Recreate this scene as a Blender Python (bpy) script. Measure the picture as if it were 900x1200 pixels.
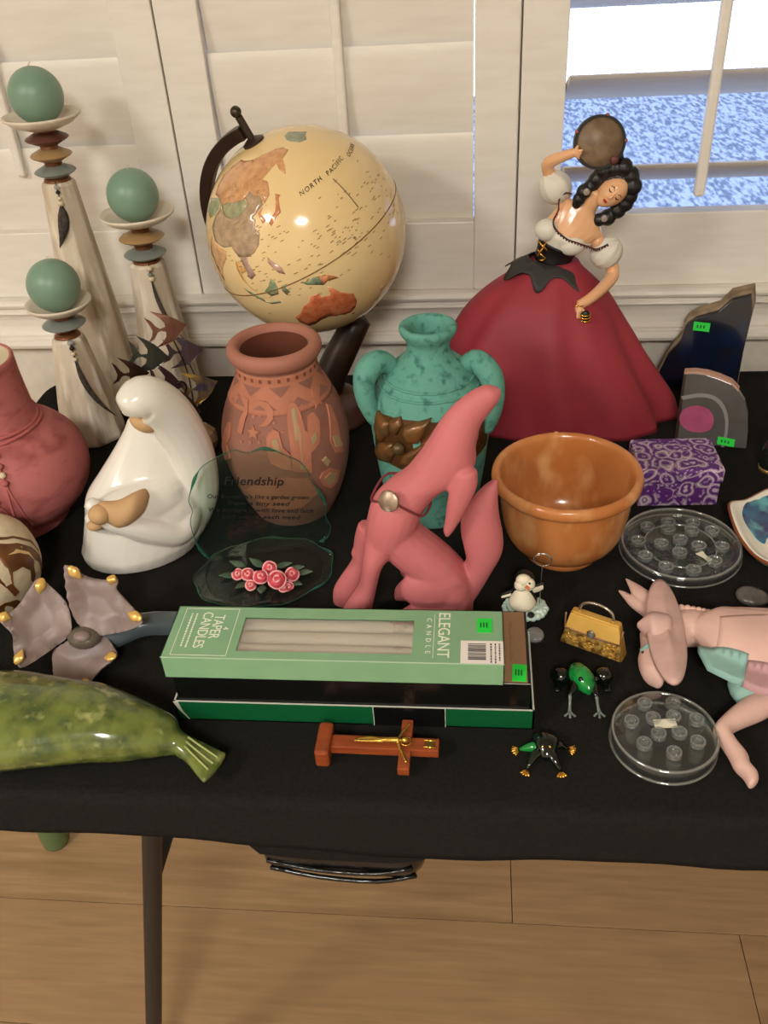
import bpy, bmesh, math, random
from mathutils import Vector, Matrix
random.seed(7)
for o in list(bpy.data.objects): bpy.data.objects.remove(o)
SC = bpy.context.scene
COL = SC.collection
PI = math.pi
TZ = 0.74                                   # table top height

# ---------------------------------------------------------------- camera
def camera(loc, yaw, pitch, roll, lens):
    cy, sy, cp, sp = math.cos(yaw), math.sin(yaw), math.cos(pitch), math.sin(pitch)
    f = Vector((sy*cp, cy*cp, -sp)); r = Vector((cy, -sy, 0)); u = r.cross(f)
    cr, sr = math.cos(roll), math.sin(roll)
    r2 = r*cr + u*sr; u2 = u*cr - r*sr
    cd = bpy.data.cameras.new('camera'); co = bpy.data.objects.new('camera', cd); COL.objects.link(co)
    m = Matrix((r2, u2, -f)).transposed().to_4x4(); m.translation = Vector(loc)
    co.matrix_world = m
    cd.sensor_fit = 'VERTICAL'; cd.sensor_height = 36.0; cd.lens = lens; cd.clip_start = 0.02
    SC.camera = co
camera((0, 0, TZ+0.60), math.radians(-7.04), math.radians(35.83), math.radians(-3.81), 1060/1200*36)

# ---------------------------------------------------------------- world, sun, room lamps, exposure
w = bpy.data.worlds.new('sky'); SC.world = w; w.use_nodes = True
bg = w.node_tree.nodes['Background']
bg.inputs[0].default_value = (0.40, 0.56, 1.0, 1); bg.inputs[1].default_value = 1.7
sl = bpy.data.lights.new('sun', 'SUN'); sl.energy = 30.0; sl.angle = 0.01; sl.color = (0.88, 0.94, 1.0)
so = bpy.data.objects.new('sun', sl); COL.objects.link(so); so.location = (0, -6, 6)
so.rotation_euler = (math.radians(67), 0, math.radians(-8))     # shines over the roof, away from the house
def ceiling_lamp(loc, size, energy, color):
    l = bpy.data.lights.new('ceiling_lamp_light', 'AREA'); l.shape = 'DISK'; l.size = size; l.energy = energy; l.color = color
    o = bpy.data.objects.new('ceiling_lamp_light', l); COL.objects.link(o); o.location = loc
ceiling_lamp((-1.75, -1.05, 2.46), 0.60, 50, (1.0, 0.965, 0.89))
ceiling_lamp((0.05, -1.55, 2.46), 0.60, 66, (1.0, 0.965, 0.89))
SC.view_settings.view_transform = 'Standard'; SC.view_settings.look = 'None'
SC.view_settings.gamma = 1.0; SC.view_settings.use_curve_mapping = False
SC.view_settings.exposure = 0.0
D = {'agate1V': {'loc': (0.302, 1.1309),
             'o': [(-0.0615, -0.0213), (-0.0557, 0.0137), (-0.0464, 0.0443), (-0.033, 0.0638), (-0.0296, 0.0852), (-0.0185, 0.0949), (0.0073, 0.1059), (0.0213, 0.1223),
                   (0.0435, 0.1309), (0.0483, 0.1081), (0.0459, 0.0546), (0.0456, 0.0002), (0.0459, -0.011)],
             'rind': [(-0.0185, 0.0949), (0.0073, 0.1059), (0.0213, 0.1223), (0.0435, 0.1309), (0.0474, 0.1097), (0.0315, 0.1055), (0.005, 0.1016)],
             'rot': -0.2609,
             'st': [(-0.0209, 0.0895), (0.0005, 0.0906), (0.001, 0.0789), (-0.02, 0.0785)]},
 'agate2': {'b': [(-0.0432, 0.0001, 0), (0.0369, -0.0001, 0)], 'loc': (0.2896, 0.9603)},
 'agate2V': {'loc': (0.2888, 0.9662),
             'o': [(-0.0428, -0.013), (-0.0453, 0.0288), (-0.0474, 0.0869), (-0.0352, 0.0892), (-0.0213, 0.0889), (-0.0072, 0.0861), (0.0071, 0.0817), (0.0166, 0.0734),
                   (0.0251, 0.0633), (0.0313, 0.0478), (0.0357, 0.0216), (0.0371, 0.004)],
             'pk': [(-0.0268, 0.03), (-0.0435, 0.0152), (-0.0084, 0.0398)],
             'ring': [(-0.0463, 0.0575), (-0.026, 0.0638), (-0.0092, 0.063), (0.0034, 0.0534), (0.0109, 0.0379), (0.0133, 0.0178), (0.0121, -0.0015)],
             'rot': -0.2905,
             'st': [(0.0041, 0.0135), (0.0229, 0.0153), (0.0224, 0.0048), (0.0036, 0.0033)]},
 'cbox': {'loc': (-0.1185, 0.5627),
          'tray': [(0.0346, -0.0484, 0.011), (0.0939, -0.0509, 0.011)],
          'tx': [(-0.0922, -0.0145, 0.0765), (-0.1003, -0.0147, 0.0765), (-0.1094, -0.0171, 0.0765), (0.0939, -0.0167, 0.0765), (0.084, -0.0169, 0.0765), (0.1269, -0.0056, 0.0765),
                 (0.1288, -0.0354, 0.0765), (0.1555, -0.0355, 0.053), (0.1456, 0.0146, 0.053), (0.1482, 0.0042, 0.053), (-0.1272, -0.0228, 0.0765)],
          'win': [(-0.0772, 0.004, 0.0765), (-0.077, -0.0366, 0.0765), (0.0688, 0.0013, 0.0765), (0.0683, -0.0392, 0.0765)]},
 'coyote': {'ear': [(0.0428, 0.1715), (0.064, 0.1737), (0.0397, 0.1598), (0.0633, 0.1596), (0.0369, 0.1431), (0.0565, 0.1419), (0.0348, 0.1234), (0.048, 0.1226), (0.0334, 0.112),
                    (0.0405, 0.109), (0.0355, 0.105), (0.0367, 0.1044)],
            'foot': [(-0.0131, 0.0046), (-0.0119, 0.0178), (-0.0066, 0.0012), (-0.0057, 0.0232), (0.0056, 0.0004), (0.0066, 0.0297), (0.0277, -0.001), (0.0284, 0.034),
                     (0.0499, -0.001), (0.0523, 0.0424), (0.0588, 0.0044), (0.0587, 0.0335)],
            'head': [(-0.039, 0.0918), (0.0055, 0.0917), (-0.0369, 0.1048), (0.0094, 0.1019), (-0.0332, 0.1225), (0.0135, 0.1146), (-0.0271, 0.1397), (0.018, 0.1269),
                     (-0.0111, 0.157), (0.0284, 0.1412), (0.0012, 0.1657), (0.0386, 0.1498), (0.0116, 0.1792), (0.0526, 0.1554), (0.0218, 0.1946), (0.0634, 0.1725),
                     (0.0318, 0.2119), (0.0639, 0.1909), (0.0433, 0.2275), (0.068, 0.2097), (0.0584, 0.2405), (0.0745, 0.2203), (0.0713, 0.246), (0.0824, 0.2316), (0.0801, 0.244),
                     (0.0839, 0.2375)],
            'leg': [(-0.0356, 0.1021), (-0.0061, 0.0898), (-0.0397, 0.0866), (-0.0182, 0.0772), (-0.0415, 0.0759), (-0.0225, 0.072), (-0.0435, 0.0624), (-0.0266, 0.0599),
                    (-0.0465, 0.0506), (-0.0306, 0.0434), (-0.0575, 0.0337), (-0.0344, 0.0265), (-0.0659, 0.0183), (-0.0374, 0.0135), (-0.0678, 0.0066), (-0.0391, 0.0042)],
            'loc': (-0.0623, 0.6524),
            'pts': [(-0.0454, 0.0653), (0.0222, 0.0457), (-0.0126, 0.1542), (0.0012, 0.1392), (0.018, 0.1269), (0.0242, 0.1328), (-0.0292, 0.1373)],
            'rot': 0.0951,
            'tail': [(0.0283, 0.0297), (0.0521, 0.0019), (0.048, 0.0455), (0.0642, 0.0173), (0.0549, 0.0617), (0.079, 0.0491), (0.0532, 0.0781), (0.0886, 0.0718), (0.0501, 0.0968),
                     (0.0892, 0.0917), (0.051, 0.1122), (0.0856, 0.1126), (0.0576, 0.1282), (0.0838, 0.1303), (0.0695, 0.1442), (0.0838, 0.1439), (0.0794, 0.1526),
                     (0.0832, 0.1524)],
            'torso': [(-0.0311, 0.0913), (0.0077, 0.1251), (-0.0174, 0.0717), (0.0133, 0.1069), (-0.0043, 0.0572), (0.0294, 0.0889), (0.0111, 0.0365), (0.046, 0.0691),
                      (0.0281, 0.0181), (0.0587, 0.0476), (0.0411, 0.0056), (0.062, 0.0247)]},
 'disc1': {'cup': [(-0.0412, 0.0086, 0.006), (-0.0285, 0.0328, 0.006), (-0.0078, 0.0297, 0.006), (0.0161, 0.0267, 0.006), (0.0371, 0.027, 0.006), (0.0416, 0.0003, 0.006),
                   (0.0292, -0.0236, 0.006), (0.006, -0.0381, 0.006), (-0.02, -0.0335, 0.006), (-0.038, -0.0165, 0.006), (-0.0186, 0.0045, 0.006), (0.0018, 0.0118, 0.006),
                   (0.0186, 0.0009, 0.006), (-0.0026, -0.0104, 0.006), (-0.0056, 0.0456, 0.006), (0.0196, 0.0435, 0.006)],
           'edge': [(-0.0606, 0.0004, 0), (0.0613, 0.0024, 0), (0.0115, 0.066, 0), (-0.0104, -0.0594, 0)],
           'loc': (0.2117, 0.7555)},
 'disc2': {'cup': [(-0.0203, 0.0155, 0.018), (-0.0186, 0.0013, 0.018), (-0.0275, -0.0145, 0.018), (-0.0052, 0.0147, 0.018), (-0.0032, -0.0011, 0.018), (-0.0107, -0.0157, 0.018),
                   (0.0121, 0.0103, 0.018), (0.0092, -0.015, 0.018), (0.0238, -0.0106, 0.018), (0.0002, -0.0292, 0.018), (0.0086, 0.0162, 0.018)],
           'edge': [(-0.0427, 0.0027, 0), (0.0428, 0.0043, 0), (0.008, 0.0491, 0), (-0.0067, -0.0413, 0)],
           'loc': (0.1559, 0.5011),
           'st': [(0.0011, 0.0001, 0.002), (-0.0089, 0.0059, 0.002), (0.0138, 0.0068, 0.002)]},
 'dish': {'e': [(-0.0594, 0.0444, 0.02), (-0.0641, 0.007, 0.014), (-0.0587, -0.0232, 0.012), (-0.0442, -0.0487, 0.012), (-0.0464, 0.0477, 0.02), (-0.0145, 0.0769, 0.02),
                (-0.0389, 0.0432, 0.012)],
          'loc': (0.3336, 0.7688)},
 'donkey': {'body': [(-0.0002, 0.0376), (-0.0205, 0.0103), (0.0083, 0.0421), (-0.0164, 0.0008), (0.019, 0.0426), (-0.0081, -0.0157), (0.031, 0.0427), (0.0046, -0.0294),
                     (0.0502, 0.0411), (0.0243, -0.0406), (0.0736, 0.0394), (0.0459, -0.0475), (0.0929, 0.0343), (0.0679, -0.0468), (0.1036, 0.0214), (0.086, -0.0366)],
            'brim': [(-0.0474, 0.0075), (-0.0426, 0.0779), (-0.0516, -0.0546), (-0.0564, 0.0299), (-0.0389, -0.0089)],
            'crown': [(-0.0704, 0.0161), (-0.0557, 0.0277), (-0.0595, -0.0021), (-0.047, 0.0123)],
            'cuff': [(-0.0005, -0.0339), (0.0355, -0.0239), (-0.0001, -0.0425), (0.0322, -0.0371), (0.0022, -0.0499), (0.0301, -0.0458)],
            'ear1': [(-0.0706, 0.0927), (-0.0699, 0.0935), (-0.0686, 0.0801), (-0.0633, 0.0873), (-0.0664, 0.069), (-0.0559, 0.0791), (-0.0583, 0.0571), (-0.048, 0.0682),
                     (-0.0509, 0.0444), (-0.0428, 0.0563)],
            'ear2': [(-0.0779, 0.0841), (-0.0771, 0.0854), (-0.073, 0.0721), (-0.0695, 0.0808), (-0.0681, 0.0612), (-0.0618, 0.0723), (-0.0567, 0.0473), (-0.0499, 0.0617),
                     (-0.0482, 0.0371), (-0.0433, 0.0488)],
            'face': [(-0.066, 0.0233), (-0.033, 0.0131), (-0.068, 0.0035), (-0.0412, -0.0043), (-0.0722, -0.0104), (-0.0487, -0.0191), (-0.0709, -0.0269), (-0.0522, -0.0313),
                     (-0.0636, -0.0357), (-0.0547, -0.0384)],
            'leg': [(0.0174, -0.0357), (0.0416, -0.0561), (0.0087, -0.05), (0.0214, -0.0702), (-0.0058, -0.0636), (0.0061, -0.0777), (-0.0214, -0.0818), (-0.0067, -0.0857),
                    (-0.0198, -0.0944), (-0.0062, -0.0962), (-0.0157, -0.1094), (-0.0006, -0.1097), (-0.0135, -0.1207), (-0.0007, -0.1184), (-0.0091, -0.1283), (0.0027, -0.126),
                    (-0.0068, -0.1382), (0.0027, -0.1305)],
            'loc': (0.2163, 0.5944),
            'mane': [(-0.0273, 0.0417), (-0.0221, 0.0411), (-0.0174, 0.0394), (-0.0127, 0.0386), (-0.0085, 0.0369), (-0.0043, 0.0356), (0.0003, 0.0344)],
            'mauve': [(0.0132, -0.0305), (0.0349, -0.0381), (0.029, -0.0612), (0.0165, -0.0579), (0.0058, -0.0506)],
            'muzzle': [(-0.071, -0.0125), (-0.0685, -0.0103), (-0.0683, -0.004), (-0.0554, -0.011), (-0.061, -0.0235)],
            'neck': [(-0.0317, 0.047), (-0.0373, 0.0054), (-0.0164, 0.0469), (-0.0264, 0.0086), (-0.0035, 0.0426), (-0.0193, 0.0109), (0.0087, 0.0429), (-0.0149, 0.0072)],
            'pinkp': [(-0.0011, 0.0148), (0.0393, 0.0147), (0.0503, 0.0128), (0.0368, -0.039), (0.0131, -0.0299), (-0.0088, -0.0153)],
            'teal': [(-0.0223, -0.0084), (-0.0088, -0.0122), (0.014, -0.0268), (0.0069, -0.0487), (-0.0019, -0.0451), (-0.0184, -0.0318)]},
 'fish': {'c': [(-0.0071, 0.1694), (-0.0342, 0.1444), (-0.058, 0.1296), (0.0059, 0.1356), (-0.0224, 0.1091), (0.0153, 0.0928), (-0.0057, 0.0714)],
          'loc': (-0.3479, 0.9497),
          'rot': 0.3511,
          'stone': [(-0.013, 0.0355), (0.0196, 0.0136), (0.016, -0.0217), (0.0044, 0.038)],
          'wire': [(0.003, 0.1814), (0.003, 0.1965), (-0.0095, 0.1075), (-0.0021, 0.0995), (-0.0058, 0.0834), (-0.0017, 0.0602), (0.0086, 0.0316)]},
 'frogA': {'loc': (0.0928, 0.5546),
           'p': [(0.0013, 0.0062, 0.02), (-0.007, 0.0181, 0.018), (0.006, -0.0019, 0.014), (0.006, -0.0051, 0.01), (-0.0205, 0.0192, 0.01), (0.0227, 0.0216, 0.01),
                 (-0.0104, -0.0104, 0.012), (-0.0103, -0.0164, 0.008), (-0.0109, -0.0206, 0.002), (0.0117, -0.0116, 0.012), (0.0121, -0.0176, 0.008), (0.0138, -0.0197, 0.002)]},
 'frogB': {'loc': (0.0576, 0.4928),
           'p': [(0.0013, -0.0021, 0.012), (0.0001, 0.004, 0.014), (0.0018, -0.0103, 0.008), (-0.0192, -0.0005, 0.002), (0.0193, 0.002, 0.002), (-0.0139, -0.0198, 0.002),
                 (0.012, -0.0201, 0.002), (-0.0105, -0.0015, 0.006), (0.0126, 0.0014, 0.006), (-0.0095, -0.012, 0.006), (0.0077, -0.0141, 0.006), (-0.0021, -0.0063, 0.016),
                 (0.0039, -0.0065, 0.016)]},
 'globe': {'arm': [(-0.0547, 0.3759), (-0.1155, 0.298)], 'foot': [(0.0628, -0.0097), (0.0291, 0.1029)], 'loc': (-0.1989, 1.0479), 'rot': 0.1876},
 'horsepot': {'c': [(0.0712, -0.0181, 0.045), (0.0162, -0.013, 0.04)], 'loc': (-0.5067, 0.6834)},
 'lady': {'armL': [(-0.0121, 0.2893), (-0.0183, 0.3003), (-0.0209, 0.3112), (-0.0144, 0.3178), (-0.0025, 0.3237), (0.0067, 0.3283)],
          'armR': [(0.0529, 0.2057), (0.0604, 0.1918), (0.0608, 0.1821), (0.0505, 0.1757), (0.0359, 0.1692), (0.0235, 0.1645)],
          'bust': [(-0.018, 0.2409), (0.0077, 0.2241)],
          'ear': [(0.0234, 0.2857), (0.0452, 0.2561)],
          'hair': [(0.0396, 0.3054), (0.0336, 0.296), (0.0286, 0.2892), (0.0208, 0.2837), (0.0159, 0.2754), (0.0135, 0.2698), (0.0501, 0.308), (0.0621, 0.3093), (0.0698, 0.2999),
                   (0.0736, 0.289), (0.0706, 0.2781), (0.0674, 0.2698), (0.0599, 0.2614), (0.0496, 0.2528), (0.0401, 0.25), (0.0521, 0.316)],
          'handL': [(0.0067, 0.3283), (0.0141, 0.3295), (0.0105, 0.3322), (0.0123, 0.3262)],
          'handR': [(0.0236, 0.1627), (0.0272, 0.1481), (0.0381, 0.14), (0.032, 0.1528)],
          'head': [(0.0529, 0.2857), (0.0427, 0.2737), (0.0474, 0.2894), (0.0575, 0.2751), (0.0456, 0.2792), (0.0521, 0.2945), (0.062, 0.276), (0.0402, 0.2656), (0.063, 0.2999)],
          'lace': [(-0.0274, 0.229), (-0.0161, 0.2188), (-0.0182, 0.2274), (-0.0275, 0.2118), (-0.0278, 0.2187), (-0.0172, 0.2084), (-0.0247, 0.2066)],
          'loc': (0.1011, 1.072),
          'neckL': [(-0.0062, 0.265), (-0.006, 0.2756), (0.0, 0.282), (0.0073, 0.2812)],
          'neckline': [(-0.0062, 0.265), (-0.0113, 0.2535), (-0.0075, 0.2443), (0.0046, 0.2343), (0.0181, 0.2293), (0.0317, 0.2235), (0.0402, 0.2201), (0.052, 0.2253)],
          'rot': -0.094,
          'skirt': [(0.148, 0.0155), (0.0396, 0.1203), (-0.13, 0.1159), (-0.057, 0.1795), (0.0146, 0.1827), (0.067, 0.1598), (0.1064, 0.0934)],
          'sleeves': [(-0.0114, 0.2852), (0.0517, 0.21), (-0.0014, 0.2788), (0.0407, 0.2236)],
          'tamb': [(0.0332, 0.3365), (0.0076, 0.3348), (0.0593, 0.3381), (0.0296, 0.3608), (0.0363, 0.3121), (0.0367, 0.362), (0.0606, 0.3388), (0.0049, 0.3452), (0.0519, 0.318)],
          'torso': [(-0.0301, 0.203), (0.0093, 0.192), (-0.0274, 0.217), (0.0129, 0.2035), (-0.0252, 0.229), (0.0185, 0.2114), (-0.0259, 0.2426), (0.0295, 0.2192),
                    (-0.0139, 0.256), (0.0397, 0.2261), (-0.0064, 0.2683), (0.0459, 0.2295), (0.0006, 0.2732), (0.0435, 0.2387), (0.0152, 0.2715), (0.0357, 0.2553),
                    (0.0227, 0.278), (0.0382, 0.2643), (0.0268, 0.2867), (0.0437, 0.2739)],
          'waist': [(-0.0296, 0.203), (0.0089, 0.1929), (-0.0503, 0.1868), (-0.0363, 0.178), (-0.0137, 0.1729), (0.0035, 0.1714), (0.0109, 0.1876)]},
 'lily': {'A': [(0.0113, -0.0175, 0.034), (0.007, -0.0137, 0.062), (0.0048, 0.0016, 0.085), (0.0116, 0.0, 0.087), (0.0221, 0.0068, 0.07), (0.039, 0.0073, 0.066),
                (0.0498, 0.0038, 0.074), (0.0535, -0.0002, 0.07), (0.0505, -0.0007, 0.062), (0.0572, -0.003, 0.052), (0.0794, -0.0261, 0.048), (0.0778, -0.0304, 0.044),
                (0.0623, -0.0301, 0.036), (0.0384, -0.0252, 0.026), (0.0286, -0.0268, 0.028)],
          'B': [(0.0082, -0.023, 0.034), (0.0001, -0.0055, 0.048), (-0.0148, 0.0, 0.066), (-0.0195, 0.0005, 0.072), (-0.0265, -0.0003, 0.07), (-0.0406, -0.0216, 0.055),
                (-0.0524, -0.0328, 0.055), (-0.0494, -0.0373, 0.05), (-0.0406, -0.0413, 0.04), (-0.043, -0.0433, 0.025), (-0.0349, -0.0586, 0.02), (-0.0263, -0.0604, 0.018),
                (-0.0095, -0.0283, 0.014), (0.0018, -0.0249, 0.022)],
          'Cc': [(0.0089, -0.0306, 0.026), (-0.0099, -0.0302, 0.013), (-0.0127, -0.035, 0.009), (-0.0087, -0.0467, 0.007), (0.0008, -0.0657, 0.005), (0.0187, -0.0655, 0.004),
                 (0.0319, -0.0718, 0.005), (0.0358, -0.0654, 0.007), (0.0411, -0.0532, 0.01), (0.0545, -0.0444, 0.018), (0.0491, -0.0335, 0.018), (0.036, -0.0211, 0.022),
                 (0.0261, -0.0269, 0.028)],
          'c': [(0.0172, -0.0292, 0.03)],
          'loc': (-0.3822, 0.6161),
          'stem': [(0.0223, -0.0249, 0.026), (0.0425, -0.0126, 0.02), (0.0648, 0.0033, 0.0135), (0.1011, 0.0058, 0.0135), (0.1217, 0.007, 0.0135)]},
 'madonna': {'baby': [(-0.0311, 0.0942), (-0.0309, 0.0698), (-0.0138, 0.0928), (-0.0213, 0.064), (0.001, 0.0969), (-0.0079, 0.0654), (0.0124, 0.0942), (0.0074, 0.0708),
                      (0.0177, 0.0862), (0.0165, 0.0804)],
             'bits': [(-0.0347, 0.0832), (-0.0419, 0.0695), (-0.0469, 0.0771)],
             'body': [(-0.0769, -0.0303), (0.0393, -0.0342), (-0.0731, -0.0151), (0.0611, -0.0109), (-0.0631, 0.019), (0.0739, 0.0226), (-0.0528, 0.0516), (0.0798, 0.0519),
                      (-0.0457, 0.0743), (0.0822, 0.0713), (-0.0269, 0.0954), (0.0839, 0.0857), (-0.0084, 0.1161), (0.0837, 0.1003), (0.0065, 0.1352), (0.0816, 0.1175),
                      (0.0152, 0.151), (0.0751, 0.1378)],
             'crest': [(0.0553, 0.0178), (0.067, 0.0531), (0.0705, 0.0845), (0.0687, 0.1139), (0.0617, 0.1412), (0.0509, 0.1664), (0.0354, 0.1843), (0.0225, 0.1842),
                       (0.0165, 0.1803)],
             'face': [(0.0283, 0.1599), (0.0169, 0.1693), (0.0404, 0.1479), (0.0247, 0.1519)],
             'fold': [(-0.0425, 0.0672), (-0.0291, 0.0518), (-0.0099, 0.0382), (0.0119, 0.0236), (0.0348, 0.011), (0.0488, 0.0172), (0.0601, 0.0321)],
             'loc': (-0.3629, 0.7582),
             'rot': 0.4464},
 'penguin': {'floe': [(-0.0213, 0.0019, 0), (0.0231, 0.003, 0), (0.0017, 0.0212, 0), (0.0018, -0.0156, 0)], 'loc': (0.0509, 0.6601), 'rod': [(0.0136, 0.0071, 0.005)]},
 'penguinV': {'body': [(-0.0018, 0.0153), (-0.0146, 0.0087), (0.0118, 0.0121), (-0.0007, 0.0422), (-0.0094, 0.0394), (0.0079, 0.0449), (-0.0012, 0.0557), (0.0024, 0.0435),
                       (-0.0021, 0.0481), (0.0029, 0.0506), (-0.0218, 0.0185), (-0.0107, 0.0286), (-0.0079, 0.017), (0.0069, 0.0322), (0.0154, 0.0371), (-0.009, -0.003),
                       (0.0077, 0.0012), (0.0139, 0.0619), (0.0045, 0.0602), (0.0217, 0.0625), (0.0144, 0.0506), (0.0163, 0.0113)],
              'loc': (0.0477, 0.6624),
              'rot': -0.0719},
 'pinkV': {'beads': [(0.0014, 0.0842), (-0.0002, 0.0771), (-0.0006, 0.0701), (-0.0093, 0.0615), (-0.0109, 0.0548), (-0.0127, 0.047), (-0.0019, 0.0602), (0.0023, 0.0186),
                     (0.0062, -0.0149), (-0.0153, 0.036), (-0.0265, 0.005), (-0.0158, 0.0008), (-0.0135, -0.0141)],
           'cord': [(0.0009, 0.1024), (0.0149, 0.1077), (0.0333, 0.1141), (0.0454, 0.12), (0.0508, 0.1281), (0.0507, 0.1318)],
           'loc': (-0.523, 0.8156),
           'rot': 0.5702},
 'plaque': {'loc': (-0.2276, 0.7381), 'rim': [(-0.061, -0.05, 0), (0.0889, -0.0468, 0), (0.0195, -0.0769, 0), (0.0004, 0.0222, 0)]},
 'plaqueV': {'glass': [(-0.054, 0.0077), (-0.0625, 0.0223), (-0.066, 0.0396), (-0.0663, 0.0559), (-0.062, 0.0683), (-0.0635, 0.0803), (-0.0572, 0.0958), (-0.051, 0.1072),
                       (-0.0421, 0.1167), (-0.0222, 0.1252), (-0.0093, 0.1285), (0.0023, 0.1231), (0.0172, 0.1252), (0.0293, 0.1213), (0.041, 0.1134), (0.0528, 0.1049),
                       (0.0601, 0.0933), (0.0631, 0.0798), (0.0713, 0.0624), (0.075, 0.0482), (0.0731, 0.0349), (0.0772, 0.0229), (0.0731, 0.0097), (0.0662, -0.0031),
                       (0.0684, -0.0167), (0.0634, -0.02)],
             'loc': (-0.2266, 0.7425),
             'rot': 0.2962,
             'text': [(-0.0142, 0.0962), (0.0336, 0.0869), (-0.0445, 0.0843), (0.0571, 0.0639), (-0.0262, 0.0728), (0.0369, 0.06), (-0.046, 0.0689), (0.0598, 0.0472),
                      (-0.0349, 0.0587), (0.0459, 0.0419)]},
 'purse': {'b': [(-0.0268, 0.0138, 0), (0.0259, -0.0133, 0), (0.0316, -0.0024, 0)], 'loc': (0.1092, 0.6094)},
 'purseV': {'f': [(-0.0282, 0.0086), (0.0283, -0.0086), (0.0216, 0.0419), (-0.021, 0.0522), (-0.0243, 0.0327), (0.0204, 0.0214), (-0.0016, 0.0261), (-0.0149, 0.0496),
                  (0.0139, 0.0424), (-0.0048, 0.0606)],
            'loc': (0.1092, 0.6094),
            'rot': -0.1773},
 'roses': {'l': [(-0.0359, 0.0105, 0.006), (-0.0296, 0.0286, 0.008), (-0.0092, 0.0282, 0.01), (0.019, 0.0253, 0.01), (0.0324, 0.0229, 0.008), (-0.0185, -0.0045, 0.005),
                 (0.0032, -0.0104, 0.005), (0.0358, -0.0001, 0.005), (0.0419, 0.017, 0.006)],
           'loc': (-0.2163, 0.6897),
           'r': [(-0.0243, 0.0052, 0.014), (-0.0139, 0.0054, 0.014), (0.0011, -0.0007, 0.016), (0.0077, 0.0134, 0.016), (0.02, -0.0099, 0.02), (0.0321, 0.0063, 0.014),
                 (-0.0087, -0.0068, 0.01), (0.0302, -0.0076, 0.01), (0.0258, -0.0116, 0.012)]},
 'teal': {'band': [(-0.477, 0.1457), (-0.493, 0.0826), (-0.691, 0.1737), (-0.597, 0.1668)],
          'c': [(-0.51, 0.1116)],
          'loc': (-0.0474, 0.8418),
          'p1': [(-1.056, 0.1414), (-0.726, 0.1359), (-0.721, 0.1219), (-0.94, 0.1062), (-1.087, 0.1193)],
          'p2': [(-0.453, 0.1359), (-0.293, 0.1413), (0.031, 0.1469), (-0.096, 0.1317), (-0.202, 0.1197), (-0.378, 0.1182), (-0.49, 0.1262)],
          'p3': [(-0.964, 0.1081), (-0.654, 0.1137), (-0.618, 0.1016), (-0.752, 0.0863), (-1.08, 0.0802), (-1.195, 0.0897)],
          'p4': [(-0.461, 0.1047), (-0.203, 0.1161), (-0.117, 0.12), (-0.25, 0.0966), (-0.409, 0.0861), (-0.564, 0.0893)],
          'p5': [(-0.722, 0.1401), (-0.517, 0.1453), (-0.457, 0.1379), (-0.57, 0.1249), (-0.708, 0.1269)],
          'p6': [(-0.168, 0.1198), (-0.029, 0.1294), (0.154, 0.1434), (0.178, 0.1353), (0.001, 0.12), (-0.136, 0.1129)],
          'rot': 0.0563},
 'tealV': {'h1': [(-0.0333, 0.1958), (-0.0457, 0.2021), (-0.0573, 0.2037), (-0.0652, 0.1959), (-0.0685, 0.1796), (-0.0678, 0.1579), (-0.0667, 0.1406)],
           'h2': [(0.0268, 0.1662), (0.0429, 0.1728), (0.058, 0.1674), (0.0689, 0.1525), (0.0715, 0.1327), (0.0653, 0.1103), (0.0543, 0.0978)],
           'loc': (-0.0474, 0.8418),
           'rot': 0.0563},
 'terra': {'arm': [(-0.325, 0.1119), (-0.311, 0.1295), (-0.204, 0.1368), (-0.113, 0.1331), (-0.079, 0.1174), (0.012, 0.1108), (0.02, 0.0904), (-0.119, 0.0939), (-0.282, 0.101)],
           'band': [(-0.132, 0.1813), (-0.168, 0.1659)],
           'cactus': [(0.02, 0.0904), (0.035, 0.1145), (0.048, 0.1447), (0.085, 0.1549), (0.186, 0.1593), (0.275, 0.1566), (0.307, 0.1455), (0.305, 0.1306), (0.346, 0.1279),
                      (0.43, 0.1419), (0.553, 0.1433), (0.608, 0.1344), (0.499, 0.1145), (0.397, 0.1086), (0.328, 0.1068), (0.308, 0.0828)],
           'cg': [(0.751, 0.1127), (0.863, 0.1112), (0.94, 0.0955), (0.769, 0.0995)],
           'cl': [(-1.273, 0.1152), (-1.144, 0.1316), (-1.044, 0.132), (-1.031, 0.1178), (-1.143, 0.106), (-1.06, 0.0922), (-1.363, 0.0786), (-1.373, 0.0955)],
           'cr': [(0.913, 0.1438), (0.994, 0.1406), (0.97, 0.1218), (0.931, 0.1006), (0.969, 0.0872), (0.771, 0.0924), (0.706, 0.1086), (0.798, 0.1251)],
           'dots': [(-0.119, 0.1594), (-0.055, 0.1531), (0.386, 0.1525), (0.454, 0.1597), (-0.572, 0.1464), (-0.436, 0.148), (-0.183, 0.1415), (-0.049, 0.1328), (-0.601, 0.1207),
                    (-0.446, 0.1221), (-0.772, 0.1192), (-0.948, 0.1601), (0.239, 0.1615), (-0.276, 0.1315)],
           'fig': [(-0.858, 0.1613), (-0.742, 0.1607), (-0.689, 0.1488), (-0.723, 0.1431), (-0.761, 0.1274), (-0.863, 0.1276), (-0.842, 0.1415), (-0.787, 0.1495)],
           'g1': [(0.152, 0.1526), (0.236, 0.1535), (0.228, 0.1279), (0.24, 0.0892), (0.138, 0.0911), (0.123, 0.1254)],
           'g2': [(0.371, 0.1214), (0.461, 0.1256), (0.468, 0.1193), (0.377, 0.1142)],
           'g3': [(-0.235, 0.1257), (-0.154, 0.1275), (-0.115, 0.1137), (-0.206, 0.112)],
           'loc': (-0.2066, 0.8413),
           'low': [(-1.53, 0.0662), (-0.563, 0.1012), (-0.169, 0.0986), (0.188, 0.0856), (0.163, 0.062), (-0.327, 0.0658), (-0.884, 0.0642)],
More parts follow.
